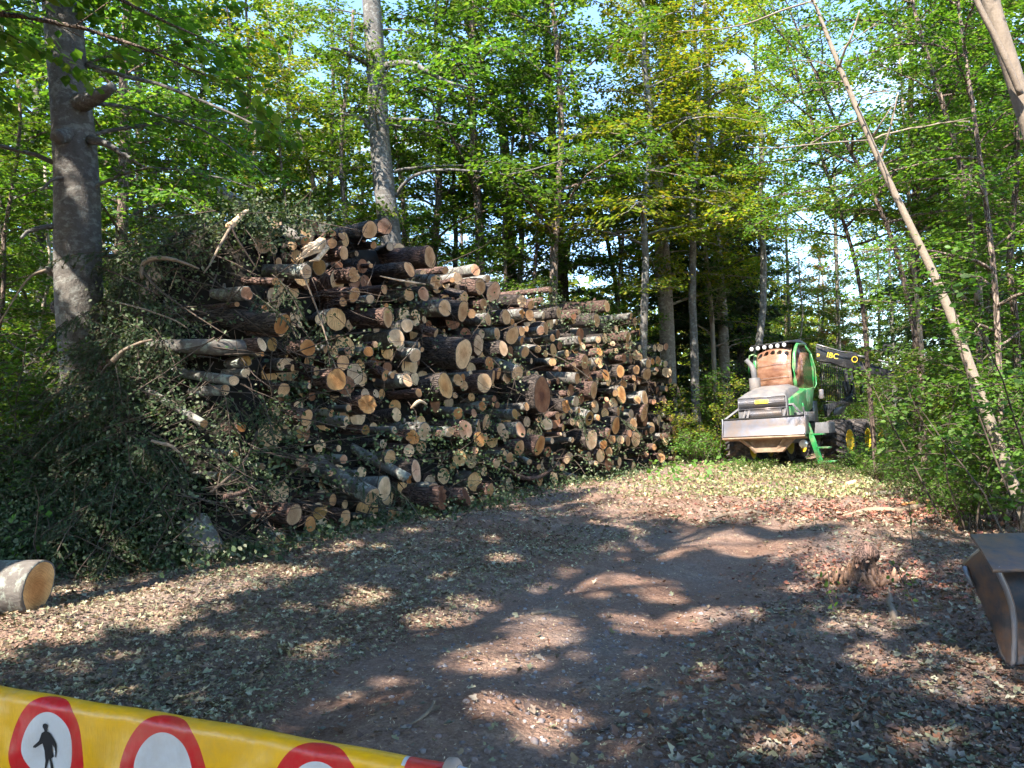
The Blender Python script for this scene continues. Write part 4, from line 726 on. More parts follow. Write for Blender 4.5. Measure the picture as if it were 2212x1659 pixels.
SHR = [(1500, 26, 'h1', 1.2), (1530, 24, 'h3', 1.1), (1545, 27, 'h1', 1.3), (1480, 28, 'h3', 1), (1590, 29, 'h1', 1.3), (1560, 31, 'h2', 1.3), (1640, 33, 'h3', 1.3), (1700, 36, 'h1', 1.4), (1520, 33, 'h2', 1.3), (1760, 34, 'h3', 1.3), (1850, 32, 'h1', 1.4), (1900, 30, 'h3', 1.2), (1930, 26, 'h1', 1),
       (1960, 23, 'h2', 1), (1900, 19.5, 'h4', 1), (1950, 17.5, 'h1', .6), (2050, 15.5, 'h3', .9), (2030, 13, 'h4', .9), (2100, 13.5, 'h1', 1), (2160, 12, 'h2', 1), (2210, 10.8, 'h1', 1), (2120, 17, 'h2', 1.2), (2190, 15, 'h3', 1.1), (2260, 12, 'h2', 1.1), (1470, 40, 'h2', 1.5), (1620, 42, 'h1', 1.5),
       (1740, 44, 'h2', 1.5), (1820, 42, 'h3', 1.5), (1950, 40, 'h2', 1.5), (2080, 36, 'h2', 1.5), (1390, 38, 'h2', 1.4), (1300, 36, 'h1', 1.4), (1230, 38, 'h2', 1.4), (1150, 36, 'h2', 1.5), (1050, 38, 'h1', 1.5), (30, 10.5, 'h2', 1), (-30, 9.6, 'h2', .9), (90, 12, 'h2', 1.1), (-80, 12, 'h1', 1.1), (60, 9.4, 'h4', 1), (200, 13, 'h2', 1.2),
       (1510, 23, 'h4', 1), (1480, 25, 'h4', .9), (1860, 20.5, 'h4', .8), (1790, 18.6, 'h4', .45), (1640, 19.5, 'h4', .4), (1980, 14.5, 'h4', .7), (1900, 16, 'h4', .6), (2060, 11.5, 'h4', .7), (2120, 10.4, 'h4', .7), (1590, 20.2, 'h4', .35), (1720, 18.6, 'h4', .3)]
for x, Y, k, s in SHR: plant(k, px2(x, Y), Y, s)
# round-leaved saplings close on the right
def round_shrub(label, x, Y, seed, H):
    a, b = proto_shrub(seed, M['leaf_fresh'], H=H, nst=5, ls=(.06, .1), nl=12, tpl=LEAF6); o = thing('hazel_shrub', label, 'shrub', (px2(x, Y), Y, 0), 0, 'hazel shrubs at the right edge'); add_obj('stems', a, o); add_obj('foliage', b, o)
round_shrub('round-leaved bright hazel shrub at the right edge behind the metal bucket', 2200, 8.4, 31, 3.3); round_shrub('round-leaved bright hazel shrub left of the leaning pole foot', 2085, 10.2, 32, 2.6); round_shrub('tall round-leaved hazel shrub at the far right', 2290, 8.8, 33, 4.2)
# the wood beyond, one mass
def far_wood():
    g = np.random.default_rng(77); mb = MB(); n = 90000; a = g.uniform(-.9, .9, n); d = g.uniform(62, 95, n); h = g.uniform(0, 1, n)**.8*(10+3*np.sin(a*9)+2*np.sin(a*23))
    C = np.stack([d*np.sin(a), d*np.cos(a), h], 1); mb.cards(*LEAF4, C, rdir(n, g), rdir(n, g)*.6+[0, 0, 1], g.uniform(.4, .8, n), 1.3)
    tag(mb.build('far_wood', M['leaf_yellow']), 'distant mass of woodland foliage beyond the standing trees', 'wood', kind='stuff')
far_wood()
def undergrowth():
    g = np.random.default_rng(78); mb = MB(); n = 46000; x = g.uniform(-30, 45, n); y = g.uniform(17, 60, n); keep = ~((abs(x-pathx(y)) < 2.6) & (y < 44)) & (topx(np.stack([x, y, 0*x+.3], 1))[0] > 1400)
    x, y = x[keep], y[keep]; n = len(x); C = np.stack([x, y, g.uniform(0, .5, n)**1.6], 1); mb.cards(*LEAF4, C, rdir(n, g), rdir(n, g)*.6+[0, -.3, 1], g.uniform(.08, .2, n), 1.2)
    x = g.uniform(-14, -4.5, 9000); y = g.uniform(7.5, 16, 9000); k2 = y > 7.6+.0*x; C = np.stack([x, y, g.uniform(0, .6, 9000)], 1)[k2]; n = len(C); mb.cards(*LEAF4, C, rdir(n, g), rdir(n, g)*.6+[0, -.3, 1], g.uniform(.05, .1, n), 1.2)
    tag(mb.build('undergrowth', M['leaf_fresh']), 'low green and yellow ground cover beside and behind the machine', 'undergrowth', kind='stuff')
undergrowth()
def slash():
    g = np.random.default_rng(79); mb = MB(); n = 11500; y = g.uniform(14.0, 22, n); x = pathx(y)+g.normal(size=n)*2.3+.2; C = np.stack([x, y, gh(x, y)+abs(g.normal(size=n))*.06+.13*np.maximum(0, np.sin(3*x+2*y))*g.uniform(0, 1, n)], 1)
    mb.cards(*CURL, C, rdir(n, g), rdir(n, g)*.8+[0, -.3, 1], g.uniform(.035, .1, n)); q = C[:700]; dd = rdir(700, g)*[1, 1, .35]; mb.sticks(q, q+dd*g.uniform(.1, .6, (700, 1)), .008, .003); tag(mb.build('leafy_slash', leafmat('slash', [(.27, .3, .14), (.17, .22, .08), (.36, .36, .21), (.1, .14, .05), (.24, .17, .1), (.36, .3, .13), (.15, .11, .07), (.24, .25, .13)], .25, .7, 1., 0)), 'sunlit pale green cut twigs and leaves strewn before the machine', 'leafy slash', kind='stuff')
slash()

# ------------------------------------------------------------------ trees behind the camera that throw the dappled shade
LIT = [(1700, 1600, 90, 30), (2000, 1600, 110, 30), (1900, 1420, 80, 26), (1300, 1620, 70, 26), (700, 1400, 60, 16), (860, 1480, 40, 12), (1560, 1330, 60, 20), (720, 520, 50, 24), (980, 560, 70, 40), (1060, 630, 90, 40), (820, 700, 40, 30), (700, 850, 40, 26), (1150, 700, 60, 40), (520, 620, 40, 40), (330, 700, 50, 30), (300, 960, 40, 30), (430, 1110, 40, 26), (600, 1120, 50, 20), (900, 1010, 60, 26), (1250, 900, 50, 30), (1700, 1065, 470, 62), (2120, 1110, 260, 55), (1330, 1262, 150, 22), (1010, 1325, 130, 22), (1170, 1360, 100, 40), (1420, 1330, 120, 24), (60, 1345, 180, 42), (260, 1325, 190, 38), (450, 1280, 160, 28), (560, 1240, 120, 18), (1150, 1560, 90, 40), (1060, 1430, 90, 40), (1860, 1210, 110, 70), (1600, 1180, 140, 26),
       (2100, 1470, 150, 45), (1850, 1340, 90, 36), (300, 1500, 120, 14), (1500, 1480, 60, 20), (640, 1160, 110, 30), (450, 815, 60, 32), (430, 880, 60, 40), (360, 790, 30, 20), (190, 605, 26, 30), (590, 1035, 60, 30), (1000, 1090, 120, 14), (120, 1560, 20, 10), (760, 1310, 60, 20), (900, 545, 60, 14), (1440, 800, 90, 170), (1340, 850, 50, 40), (1480, 960, 60, 60), (1260, 655, 90, 20), (1380, 740, 40, 30)]
def lit(x, y):
    x = x+34*np.sin(y/19+x/70)+17*np.sin(y/8+1); y = y+11*np.sin(x/41+1)+6*np.sin(x/17)
    v = .5*np.clip((np.sin(x/43+2*np.sin(y/29))*np.sin(y/15+1.5*np.sin(x/61))-.62)*5, 0, 1)
    for cx, cy, rx, ry in LIT: v = np.maximum(v, np.exp(-(((x-cx)/rx)**2+((y-cy)/ry)**2)**1.5))
    return v
def shade_tree(label, bx, by, H, seed, cr=3.4, n=26000):
    g = np.random.default_rng(seed); root = thing('broadleaf_tree', label, 'tree', (bx, by, 0), 0, 'trees behind the camera'); c = np.array([bx, by, 0])
    z = np.linspace(-.1, H, 9); T = np.stack([np.cumsum(g.normal(size=9)*.1), np.cumsum(g.normal(size=9)*.1), z], 1); wd = MB().tube(T, np.interp(z, [0, H], [.2, .04]), 10)
    w2, la = grow(T, h0=H*.42, h1=H*.98, nl=26, L0=cr, g=g, subs=11, nleaf=int(n/330), ls=(.12, .19)); off = wd.n
    wd.V += w2.V; wd.Fs += [f+off for f in w2.Fs]; wd.mi += w2.mi; wd.n += w2.n
    C = la[0]+c; t = C[:, 2]/TOSUN[2]; G = C-TOSUN[None]*t[:, None]; gx, gy = topx(G); gx = np.where(G[:, 1] < .5, -9999, gx)
    # the same leaf's shadow where it meets the leaning face of the log pile
    nrm = np.array([.874, -.486, -.25]); g0 = np.array([-2.8, 8.9, 0]); tf = ((C-g0)@nrm)/(TOSUN@nrm); Fp = C-TOSUN[None]*tf[:, None]; fx, fy = topx(Fp); ok = (tf > 0) & (tf < t) & (Fp[:, 1] > 8.6)
    L_ = np.maximum(lit(gx, gy)*(~ok), np.where(ok, lit(fx, fy), 0)); keep = g.uniform(0, 1, len(C)) > L_*2.3  # unseen crowns shaped for light: leaves dropped where sun patches are wanted
    P = C+np.array([0, 0, 0]); d_ = P-np.array([0, 0, EYE]); keep &= ~((d_[:, 1] > 0.2) & (abs(d_[:, 0]) < .74*d_[:, 1]) & (d_[:, 2] < .62*d_[:, 1]) & (np.linalg.norm(d_, axis=1) < 9))
    la = [a[keep] for a in la]; wd.build('trunk', M['bark_brown'], root, smooth=True); add_obj('crown', leaves_mesh('crown', la, M['leaf_green']), root)
SH = [(-3.2, 1.2, 15, 4.6), (-1.7, -.3, 15, 4.6), (.3, -.8, 14, 4.2), (-6.7, 7.4, 13, 5.4), (-5.2, 4.6, 12, 5.2), (-4.2, 1.6, 11, 4.6), (-1, -1.8, 10), (2.2, -.8, 9), (4.8, -2.6, 10), (-3, -.9, 9), (7.5, -1, 11), (-14, 9, 13), (-8, 4.5, 10), (-6.5, -2.5, 11), (-3.2, -4.6, 12), (-9.5, 1.5, 11), (-.5, -6, 12), (-12.5, 4.5, 12), (1.8, -3.8, 10), (-9, 7.5, 10), (4, -7, 12), (-5, .8, 9)]
for i, q in enumerate(SH): shade_tree('broadleaf tree standing behind the camera whose crown shades the clearing', *q[:3], 100+i, q[3] if len(q) > 3 else 3.4)
# ------------------------------------------------------------------ forestry machine
M['green'] = plain('green_paint', (.015, .2, .05), .35, 0, .15, 5, .5, 0, (.2, .19, .11), 4, .42, .72)
M['steel'] = plain('dusty_steel', (.19, .19, .215), .34, .45, .15, 3, .5, .002, (.24, .18, .14), 2.2, .42, .66)
M['grey'] = plain('dusty_grey_paint', (.11, .108, .112), .6, 0, .12, 4, .4, 0, (.2, .165, .14), 2, .45, .75)
M['rust'] = plain('muddy_steel', (.3, .22, .15), .75, 0, .3, 6, .3, .003, (.2, .12, .08), 4)
M['black'] = plain('black_paint', (.02, .02, .022), .38, 0, .3, 6, .5, 0, (.12, .11, .1), 5, .55, .75)
M['rubber'] = plain('tyre_rubber', (.035, .033, .034), .8, 0, .3, 8, .2, .002, (.16, .13, .11), 5, .45, .7)
M['yellow'] = plain('yellow_paint', (.75, .5, .02), .45, 0, .1, 5, .4, 0, (.3, .24, .12), 6, .5, .75)
M['lens'] = plain('lamp_glass', (.8, .8, .8), .12, .3, .05, 3, .6)
M['dark'] = plain('near_black', (.012, .012, .012), .8, 0, .1)  # near-black: painted shade in openings, also seat and blade edge
M['plate'] = plain('plate_yellow', (.9, .72, .08), .5, 0, .04); M['ink'] = plain('plate_ink', (.3, .2, .04), .6, 0, .1)
def glassmat():
    m, nt, b = mat('copper_tinted_glass'); v = tco(nt)
    c = ramp(nt, noise(nt, nn(nt, 'ShaderNodeVectorMath', _operation='MULTIPLY', i0=v, i1=(1, 1, 2.5)).outputs[0], 2.2, 4), [(.3, (.2, .085, .05)), (.55, (.42, .22, .14)), (.75, (.6, .38, .28))])
    nt.links.new(c, b.inputs['Base Color']); b.inputs['Roughness'].default_value = .2; b.inputs['Metallic'].default_value = .45; b.inputs['Specular IOR Level'].default_value = .7
    b.inputs['Alpha'].default_value = .93; return m
M['glass'] = glassmat()
FY = 21.0; fo = at(1655.5, 1010, FY); fo[2] = -.02
fw = thing('forestry_machine', 'green and grey forwarder with copper-tinted cab, front blade and black loading crane', 'forestry machine', fo)
fw.rotation_euler = (0, math.radians(-3.6), math.radians(-(19+20)))
FM = Matrix.Translation(Vector(tuple(fo))) @ fw.rotation_euler.to_matrix().to_4x4(); FI = np.array(FM.inverted())
def c7(x, y): return ((2800+x/2.963)/1.8228, (1300+y/2.963)/1.8228)
def loc7(x, y, Y): p = at(*c7(x, y), Y); return FI[:3, :3]@p + FI[:3, 3]
def part(name, mb, m, parent=fw, bevel=.012, smooth=False): return mb.build(name, M[m] if isinstance(m, str) else m, parent, smooth, bevel)
# blade
bl = part('blade', MB().prism([(-.02, .95), (-.13, 1.0), (-.06, 1.12), (-.02, 1.28), (-.02, 1.48), (.05, 1.48), (.06, 1.0), (.1, .93)], 0, -1.16, 1.16), 'steel')
part('blade_edge', MB().box(-1.17, 1.17, -.035, .07, 1.482, 1.53), 'dark', bl)
part('blade_lip', MB().prism([(-.145, .93), (-.15, .975), (.1, .925), (.1, .87)], 0, -1.18, 1.18), 'rust', bl)
for s in (-1.2, 1.165): part('blade_side', MB().prism([(-.13, .98), (-.03, 1.53), (.28, 1.5), (.25, 1.0)], 0, s, s+.035), 'steel', bl)
sk = MB().prism([(-.75, .93), (.85, .93), (.45, .52), (-.3, .52)], 1, .12, .3); part('skid_plate', sk, 'rust')
for s in (-.62, .55): part('blade_arm', MB().tube([(s*1.1, .02, .93), (s*.7, .14, .7), (s*.5, .2, .52)], .075, 4), 'rust')
g_ = MB()
for a, b in [((-1.13, .02, 1.5), (-.82, .5, 1.84)), ((1.13, .02, 1.5), (.72, .5, 1.84)), ((-.85, .5, 1.84), (.75, .5, 1.84)), ((-.62, .1, 1.48), (-.62, .47, 1.84)), ((.55, .1, 1.48), (.55, .47, 1.84)), ((-.5, .1, 1.48), (-.5, .44, 1.82))]:
    g_.tube([a, b], .042, 4)
part('guard_frame', g_, 'grey', bevel=.006)
# bonnet
def loft(secs, mb=None):
    mb = mb or MB(); k = len(secs[0]); V = np.array([p for s in secs for p in s], float); n = len(secs)
    Q = [[a*k+j, a*k+(j+1) % k, (a+1)*k+(j+1) % k, (a+1)*k+j] for a in range(n-1) for j in range(k)]
    return mb.add(V, Q, [list(range(k))[::-1]], [[(n-1)*k+j for j in range(k)]])
def hsec(y, x0, x1, z0, z1, c=.14): return [(x0, y, z0), (x1, y, z0), (x1, y, z1-c*1.6), (x1-c*.5, y, z1-c*.5), (x1-c*1.6, y, z1), (x0+c*1.6, y, z1), (x0+c*.5, y, z1-c*.5), (x0, y, z1-c*1.6)]
hood = part('bonnet', loft([hsec(.36, -.84, .6, 1.1, 2.14, .04), hsec(.42, -.84, .6, 1.1, 2.2, .1), hsec(.62, -.8, .6, 1.1, 2.36, .2), hsec(1.0, -.74, .6, 1.15, 2.46, .22), hsec(1.75, -.7, .6, 1.2, 2.5, .2)]), 'grey')
gr = MB(); gb = MB().box(-.8, .56, .335, .358, 1.78, 2.1).box(-.62, .45, .335, .358, 1.45, 1.74)
for i in range(46): x = -.79+i*.0295; gr.box(x, x+.012, .315, .334, 1.79, 2.09)
for i in range(36): x = -.61+i*.0295; gr.box(x, x+.012, .315, .334, 1.46, 1.73)
for z in (1.77, 1.93, 2.095): gr.box(-.81, .57, .312, .336, z, z+.02)
for z in (1.45, 1.735): gr.box(-.63, .46, .312, .336, z, z+.012)
part('grille_backing', gb, 'dark', hood, 0); part('grille', gr, 'steel', hood, 0)  # solid near-black backing paints the shade behind the bars
pl = part('number_plate', MB().box(-.3, .09, .298, .308, 1.92, 2.03), 'plate', hood, .004)
def text(name, body, size, Mx, m, parent, ext=.003):
    cu = bpy.data.curves.new(name, 'FONT'); cu.body = body; cu.size = size; cu.extrude = ext; cu.align_x = 'CENTER'; cu.align_y = 'CENTER'
    t = bpy.data.objects.new('tmp', cu); COL.objects.link(t); dg = bpy.context.evaluated_depsgraph_get(); me = bpy.data.meshes.new_from_object(t.evaluated_get(dg)); bpy.data.objects.remove(t)
    me.transform(Mx); me.materials.clear(); me.materials.append(m); me.name = name; o = bpy.data.objects.new(name, me); link(o, parent); return o
text('plate_text', 'FR 1151', .1, Matrix.Translation((-.105, .294, 1.975)) @ Matrix.Rotation(math.pi/2, 4, 'X'), M['ink'], pl)
part('side_panel', loft([[(.6, .5, 1.3), (.64, .5, 1.3), (.64, .5, 1.98), (.6, .5, 2.02)], [(.6, 1.75, 1.15), (.72, 1.75, 1.15), (.72, 1.75, 2.3), (.6, 1.75, 2.36)]]), 'green', hood)
part('exhaust_stack', MB().tube([(-.5, .95, 2.36), (-.5, .95, 2.72)], .165, 18), 'grey')
ep = part('exhaust_pipe', MB().tube([(-.5, .95, 2.7), (-.51, .95, 2.95), (-.55, .95, 3.08), (-.64, .94, 3.2), (-.7, .9, 3.3)], [.085, .085, .08, .075, .07], 16), 'grey', smooth=True)
part('pipe_mouth', MB().tube([(-.70, .895, 3.302), (-.705, .892, 3.308)], [.055, .05], 14), 'dark', ep, 0)  # near-black disc on the closed tip paints the shaded pipe inside
# cab
CY = Matrix.Translation((-.17, 1.75, 0)) @ Matrix.Rotation(math.radians(-7), 4, 'Z')
def cb(p): return tuple(CY @ Vector(p))
fx = .60; zb, zt = 2.32, 3.72
prof = [(0.0, zb), (-.06, 2.6), (-.07, 3.0), (.02, 3.4), (.2, zt)]     # bowed front edge seen from the side (y, z)
fr = MB(); V = []
xs = np.linspace(-fx, fx-.02, 9)
for y, z in prof:
    for x in xs: V.append(cb((x*(1-.05*(z-zb)), y-.16*(1-(x/fx)**2)+.02, z)))
k = 9; fr.add(V, [[a*k+j, a*k+j+1, (a+1)*k+j+1, (a+1)*k+j] for a in range(4) for j in range(8)])
fg = part('windscreen', fr, 'glass', smooth=True, bevel=0); sm = fg.modifiers.new('thickness', 'SOLIDIFY'); sm.thickness = .012
for z_, yy in ((2.72, -.07), (3.12, -.045)):
    part('window_seam', MB().tube([cb((x*(1-.05*(z_-zb)), yy-.16*(1-(x/fx)**2)-.012, z_+.02*x)) for x in xs], .006, 5), 'steel', fg, 0)
def side_poly(off=0): return [(prof[0][0]+.06+off, zb+.02+off), (prof[1][0]+.07+off, 2.6), (prof[2][0]+.07+off, 3.0), (prof[3][0]+.07+off, 3.4), (.3+off, zt-.04-off), (.75, zt-.02-off), (1.12-off, 3.5), (1.26-off, 2.95), (1.22-off, 2.42+off), (.95, 2.36+off)]
def cabpanel(poly, x0, x1):
    mb = MB(); k = len(poly); V = [cb((x, y, z)) for x in (x0, x1) for y, z in poly]
    return mb.add(V, [list(range(k))], [[k+i for i in range(k)][::-1]], [[i, i+k, (i+1) % k+k, (i+1) % k] for i in range(k)])
part('side_window', cabpanel(side_poly(), fx+.005, fx+.02), 'glass', bevel=0)
part('far_side_window', cabpanel(side_poly(), -fx-.02, -fx-.005), 'glass', bevel=0)
part('rear_panel', MB().add([cb((x, y, z)) for x in (-fx, fx) for y, z in ((1.24, 2.3), (1.28, 2.95), (1.14, 3.5), (.8, 3.7), (.86, 3.72), (1.2, 3.5), (1.34, 2.95), (1.3, 2.3))], [list(range(8)), [8+i for i in range(8)][::-1]], [[i, i+8, (i+1) % 8+8, (i+1) % 8] for i in range(8)]), 'green')
for s, nm in ((1, 'cab_frame'), (-1, 'cab_frame')):
    q = [cb((s*(fx+.03), y, z)) for y, z in side_poly(-.02)+[side_poly(-.02)[0]]]; m1 = MB().tube(q[:6], .052, 8); m1.tube(q[5:9], .04, 8); m1.tube(q[8:], .035, 8)
    if s == 1: m1.tube([cb((.66, 1.16, 3.45)), cb((.68, 1.34, 3.0)), cb((.68, 1.34, 2.5)), cb((.66, 1.2, 2.36))], .02, 6)
    part(nm, m1, 'green', bevel=0, smooth=True)
part('grab_rail', MB().tube([cb((-.62, .1, 3.55)), cb((-.8, .05, 3.5)), cb((-.86, .05, 3.3)), cb((-.87, .05, 2.2)), cb((-.64, .1, 2.1))], .028, 8), 'green', bevel=0, smooth=True)
rf = part('cab_roof', loft([[cb((-.66, -.12, 3.74)), cb((.58, -.12, 3.74)), cb((.58, -.12, 3.79)), cb((-.66, -.12, 3.79))], [cb((-.68, .4, 3.76)), cb((.68, .4, 3.76)), cb((.66, .4, 3.86)), cb((-.66, .4, 3.86))], [cb((-.66, 1.0, 3.68)), cb((.66, 1.0, 3.68)), cb((.6, 1.0, 3.8)), cb((-.6, 1.0, 3.8))]]), 'black')
for i in range(6):
    x = -.56+i*.21; c = cb((x, -.16, 3.68)); c2 = cb((x, -.25, 3.665)); lp = part('work_lamp', MB().tube([c, c2], [.05, .078], 14), 'black', rf, .004); c3 = cb((x, -.262, 3.663)); part('lamp_lens', MB().tube([c2, c3], [.066, .055], 14), 'lens', lp, 0)
part('cab_floor', loft([[cb((-.6, -.02, 2.16)), cb((.6, -.02, 2.16)), cb((.62, 0, 2.34)), cb((-.62, 0, 2.34))], [cb((-.6, 1.25, 2.16)), cb((.6, 1.25, 2.16)), cb((.62, 1.3, 2.36)), cb((-.62, 1.3, 2.36))]]), 'green')
part('cab_base', loft([[cb((.2, .2, 1.85)), cb((.64, .2, 1.85)), cb((.66, .1, 2.2)), cb((.2, .1, 2.2))], [cb((.2, .6, 1.62)), cb((.66, .6, 1.62)), cb((.7, .6, 2.33)), cb((.2, .6, 2.33))], [cb((.2, 1.0, 1.75)), cb((.64, 1.0, 1.75)), cb((.68, 1.15, 2.33)), cb((.2, 1.15, 2.33))]]), 'green')
part('seat', MB().box(-.3, .15, 2.2, 2.7, 2.34, 2.6).box(-.3, .15, 2.62, 2.75, 2.6, 3.3), 'dark', bevel=.04)
part('chassis', MB().box(-.55, .6, .5, 4.0, .75, 1.3).box(-.5, .5, 3.6, 7.0, .8, 1.15), 'black'); part('turntable', MB().tube([(-.1, 2.6, 1.3), (-.1, 2.6, 2.2)], .5, 20), 'black')
part('mudguard', MB().box(.72, 1.35, 1.5, 2.15, .98, 1.3), 'grey'); part('battery_box', MB().box(.6, 1.0, .75, 1.5, 1.35, 1.62), 'grey')
part('marker_lamp', MB().tube([(1.0, .25, .72), (1.0, .3, .72)], .12, 16), 'lens', bevel=.01)
# steps
ld = MB(); ld.tube([(1.08, .2, 1.85), (1.12, .2, 1.35)], .03, 6); ld.prism([(1.1, 1.3), (1.22, 1.3), (1.5, .26), (1.5, .16), (1.37, .16), (1.12, 1.1)], 1, .2, .26)
stp = part('access_steps', ld, 'green')
for i, z in enumerate((.95, .58, .2)): x = 1.22+.12*i; part('step', MB().box(x, x+.36, .2, .45, z, z+.045), 'green', stp, .004)
part('steps_cylinder', MB().tube([(1.1, .16, 1.75), (1.2, .16, 1.1)], .03, 8), 'steel', stp, 0)
# wheels
def wheel_meshes():
    R0, W = .68, .62; n = 48; th = np.linspace(0, 2*math.pi, n, endpoint=False); sec = [(-.31, .36), (-.33, .5), (-.29, .6), (-.24, .64), (0, .655), (.24, .64), (.29, .6), (.33, .5), (.31, .36)]
    V = np.array([[x, r*math.cos(t), r*math.sin(t)] for t in th for x, r in sec]); k = len(sec); mb = MB().add(V, [[a*k+j, a*k+j+1, ((a+1) % n)*k+j+1, ((a+1) % n)*k+j] for a in range(n) for j in range(k-1)])
    nl = 22
    for i in range(nl):
        for s in (-1, 1):
            t0 = (i+.5*(s > 0))*2*math.pi/nl; P = []
            for u, (x, r) in enumerate([(.02, .645), (.12, .64), (.22, .63), (.31, .585), (.335, .52)]):
                for dt in (-.045, .045):
                    for dr in (0, .055 if u < 4 else .03): t = t0+dt+u*.075; P.append([s*(x+(dr*.6 if u > 2 else 0)), (r+dr*(1 if u < 4 else .3))*math.cos(t), (r+dr*(1 if u < 4 else .3))*math.sin(t)])
            Q = []
            for u in range(4):
                a = u*4; b = a+4; Q += [[a+1, b+1, b+3, a+3], [a, b, b+1, a+1], [a+2, a+3, b+3, b+2]]
            Q += [[0, 1, 3, 2], [16, 18, 19, 17]]; mb.add(P, Q)
    ty = mb.mesh('tyre', M['rubber']); rm = MB(); V = np.array([[x, r*math.cos(t), r*math.sin(t)] for t in th for x, r in [(.31, .37), (.33, .38), (.3, .34), (.12, .3), (.1, .12), (.2, .1), (.2, .01)]])
    k = 7; rm.add(V, [[a*k+j, a*k+j+1, ((a+1) % n)*k+j+1, ((a+1) % n)*k+j] for a in range(n) for j in range(k-1)]); V2 = V*[-1, 1, 1]; rm.add(V2, [[a*k+j+1, a*k+j, ((a+1) % n)*k+j, ((a+1) % n)*k+j+1] for a in range(n) for j in range(k-1)])
    return ty, rm.mesh('rim', M['yellow'])
TY, RM = wheel_meshes()
for x, y, rz in ((-1.16, 1.3, 6), (-1.16, 2.75, 2), (1.2, 3.0, -2), (1.32, 4.6, 0), (1.36, 6.2, 0), (-1.2, 4.8, 0), (-1.2, 6.2, 0)):
    wv = bpy.data.objects.new('wheel', None); wv.location = (x, y, .68+.02*0); wv.rotation_euler = (R.uniform(0, 1), 0, math.radians(rz)); link(wv, fw); add_obj('tyre', TY, wv); add_obj('rim', RM, wv)
# crane, bunk and gate, built at their own depth and given to the machine
def poly7(pts, Y, dep):
    f = [loc7(x, y, Y) for x, y in pts]; b = [loc7(x, y, Y)+(FI[:3, :3]@np.array([.33, .94, 0]))*dep for x, y in pts]; k = len(pts)
    return MB().add(f+b, [list(range(k))], [[k+i for i in range(k)][::-1]], [[i, i+k, (i+1) % k+k, (i+1) % k] for i in range(k)])
cr = part('crane_boom', poly7([(1225, 175), (1420, 235), (1560, 270), (1640, 255), (1700, 265), (1735, 330), (1735, 430), (1690, 480), (1560, 440), (1400, 380), (1270, 365), (1225, 350)], 23.9, .3), 'black', bevel=.02)
part('crane_jib', poly7([(1700, 350), (1850, 395), (2060, 460), (2230, 500), (2400, 560), (2400, 640), (2200, 620), (2000, 560), (1850, 510), (1700, 460)], 23.95, .22), 'black', cr, .02)
part('crane_cylinder', MB().tube([loc7(1700, 300, 23.8), loc7(1900, 340, 23.8)], .055, 12), 'black', cr, 0, True); part('cylinder_rod', MB().tube([loc7(1880, 336, 23.8), loc7(2300, 430, 23.8)], .03, 10), 'steel', cr, 0, True)
part('hose', MB().tube([loc7(1230, 165, 23.8), loc7(1400, 215, 23.75), loc7(1520, 250, 23.75), loc7(1650, 262, 23.75)], .02, 6), 'steel', cr, 0, True)
part('grapple', poly7([(2010, 160), (2070, 140), (2110, 200), (2160, 260), (2140, 300), (2060, 280), (2010, 240)], 23.6, .25), 'black', cr, .02)
p3 = at(*c7(1418, 300), 23.55); text('boom_text', 'IBC', .24, FM.inverted() @ Matrix.Translation(Vector(tuple(p3))) @ Matrix.Rotation(math.radians(-17), 4, 'Z') @ Matrix.Rotation(math.pi/2, 4, 'X') @ Matrix.Rotation(math.radians(-13), 4, 'Z'), M['yellow'], cr)
p4 = at(*c7(1675, 340), 23.88); rg_ = MB(); V = []
for r_ in (.075, .095):
    for i in range(20): a = i*math.pi/10; V.append(loc7(1675+r_*math.cos(a)*380, 340+r_*math.sin(a)*380, 23.7))
rg_.add(V, [[i, (i+1) % 20, 20+(i+1) % 20, 20+i] for i in range(20)]); part('boom_badge', rg_, 'yellow', cr, 0)
part('boom_label', poly7([(1235, 275), (1268, 280), (1268, 318), (1235, 312)], 23.7, .01), 'yellow', cr, 0)
gt = MB()
for i in range(13): x = 1278+i*22; gt.tube([loc7(x, 372+i*6, 24.6), loc7(x+18, 838-i, 24.6)], .011, 4)
for y in (385, 490, 640, 830): gt.tube([loc7(1275, y, 24.6), loc7(1560, y+15, 24.6)], .013, 4)
part('bunk_gate', gt, 'black', bevel=0)
part('gate_post', MB().tube([loc7(1282, 690, 24.4), loc7(1290, 800, 24.4)], .075, 8), 'steel')
for a, b in (((1565, 455), (1615, 800)), ((1622, 460), (1672, 830)), ((1745, 580), (1775, 830)), ((1545, 590), (1590, 780))): part('stake', MB().tube([loc7(*a, 24.9), loc7(*b, 24.9)], [.055, .085], 4), 'black')
part('bolster', poly7([(1310, 870), (1480, 835), (1600, 770), (1650, 700), (1670, 820), (1800, 800), (1815, 835), (1640, 845), (1480, 880), (1400, 960), (1370, 1010), (1330, 1010)], 24.8, .2), 'black')
part('bunk_beam', poly7([(1440, 920), (1560, 860), (1660, 850), (1580, 890), (1530, 970), (1420, 1000)], 25.1, .2), 'steel')
part('rear_body', MB().box(-.2, .5, 3.0, 3.5, 1.2, 2.0), 'black')

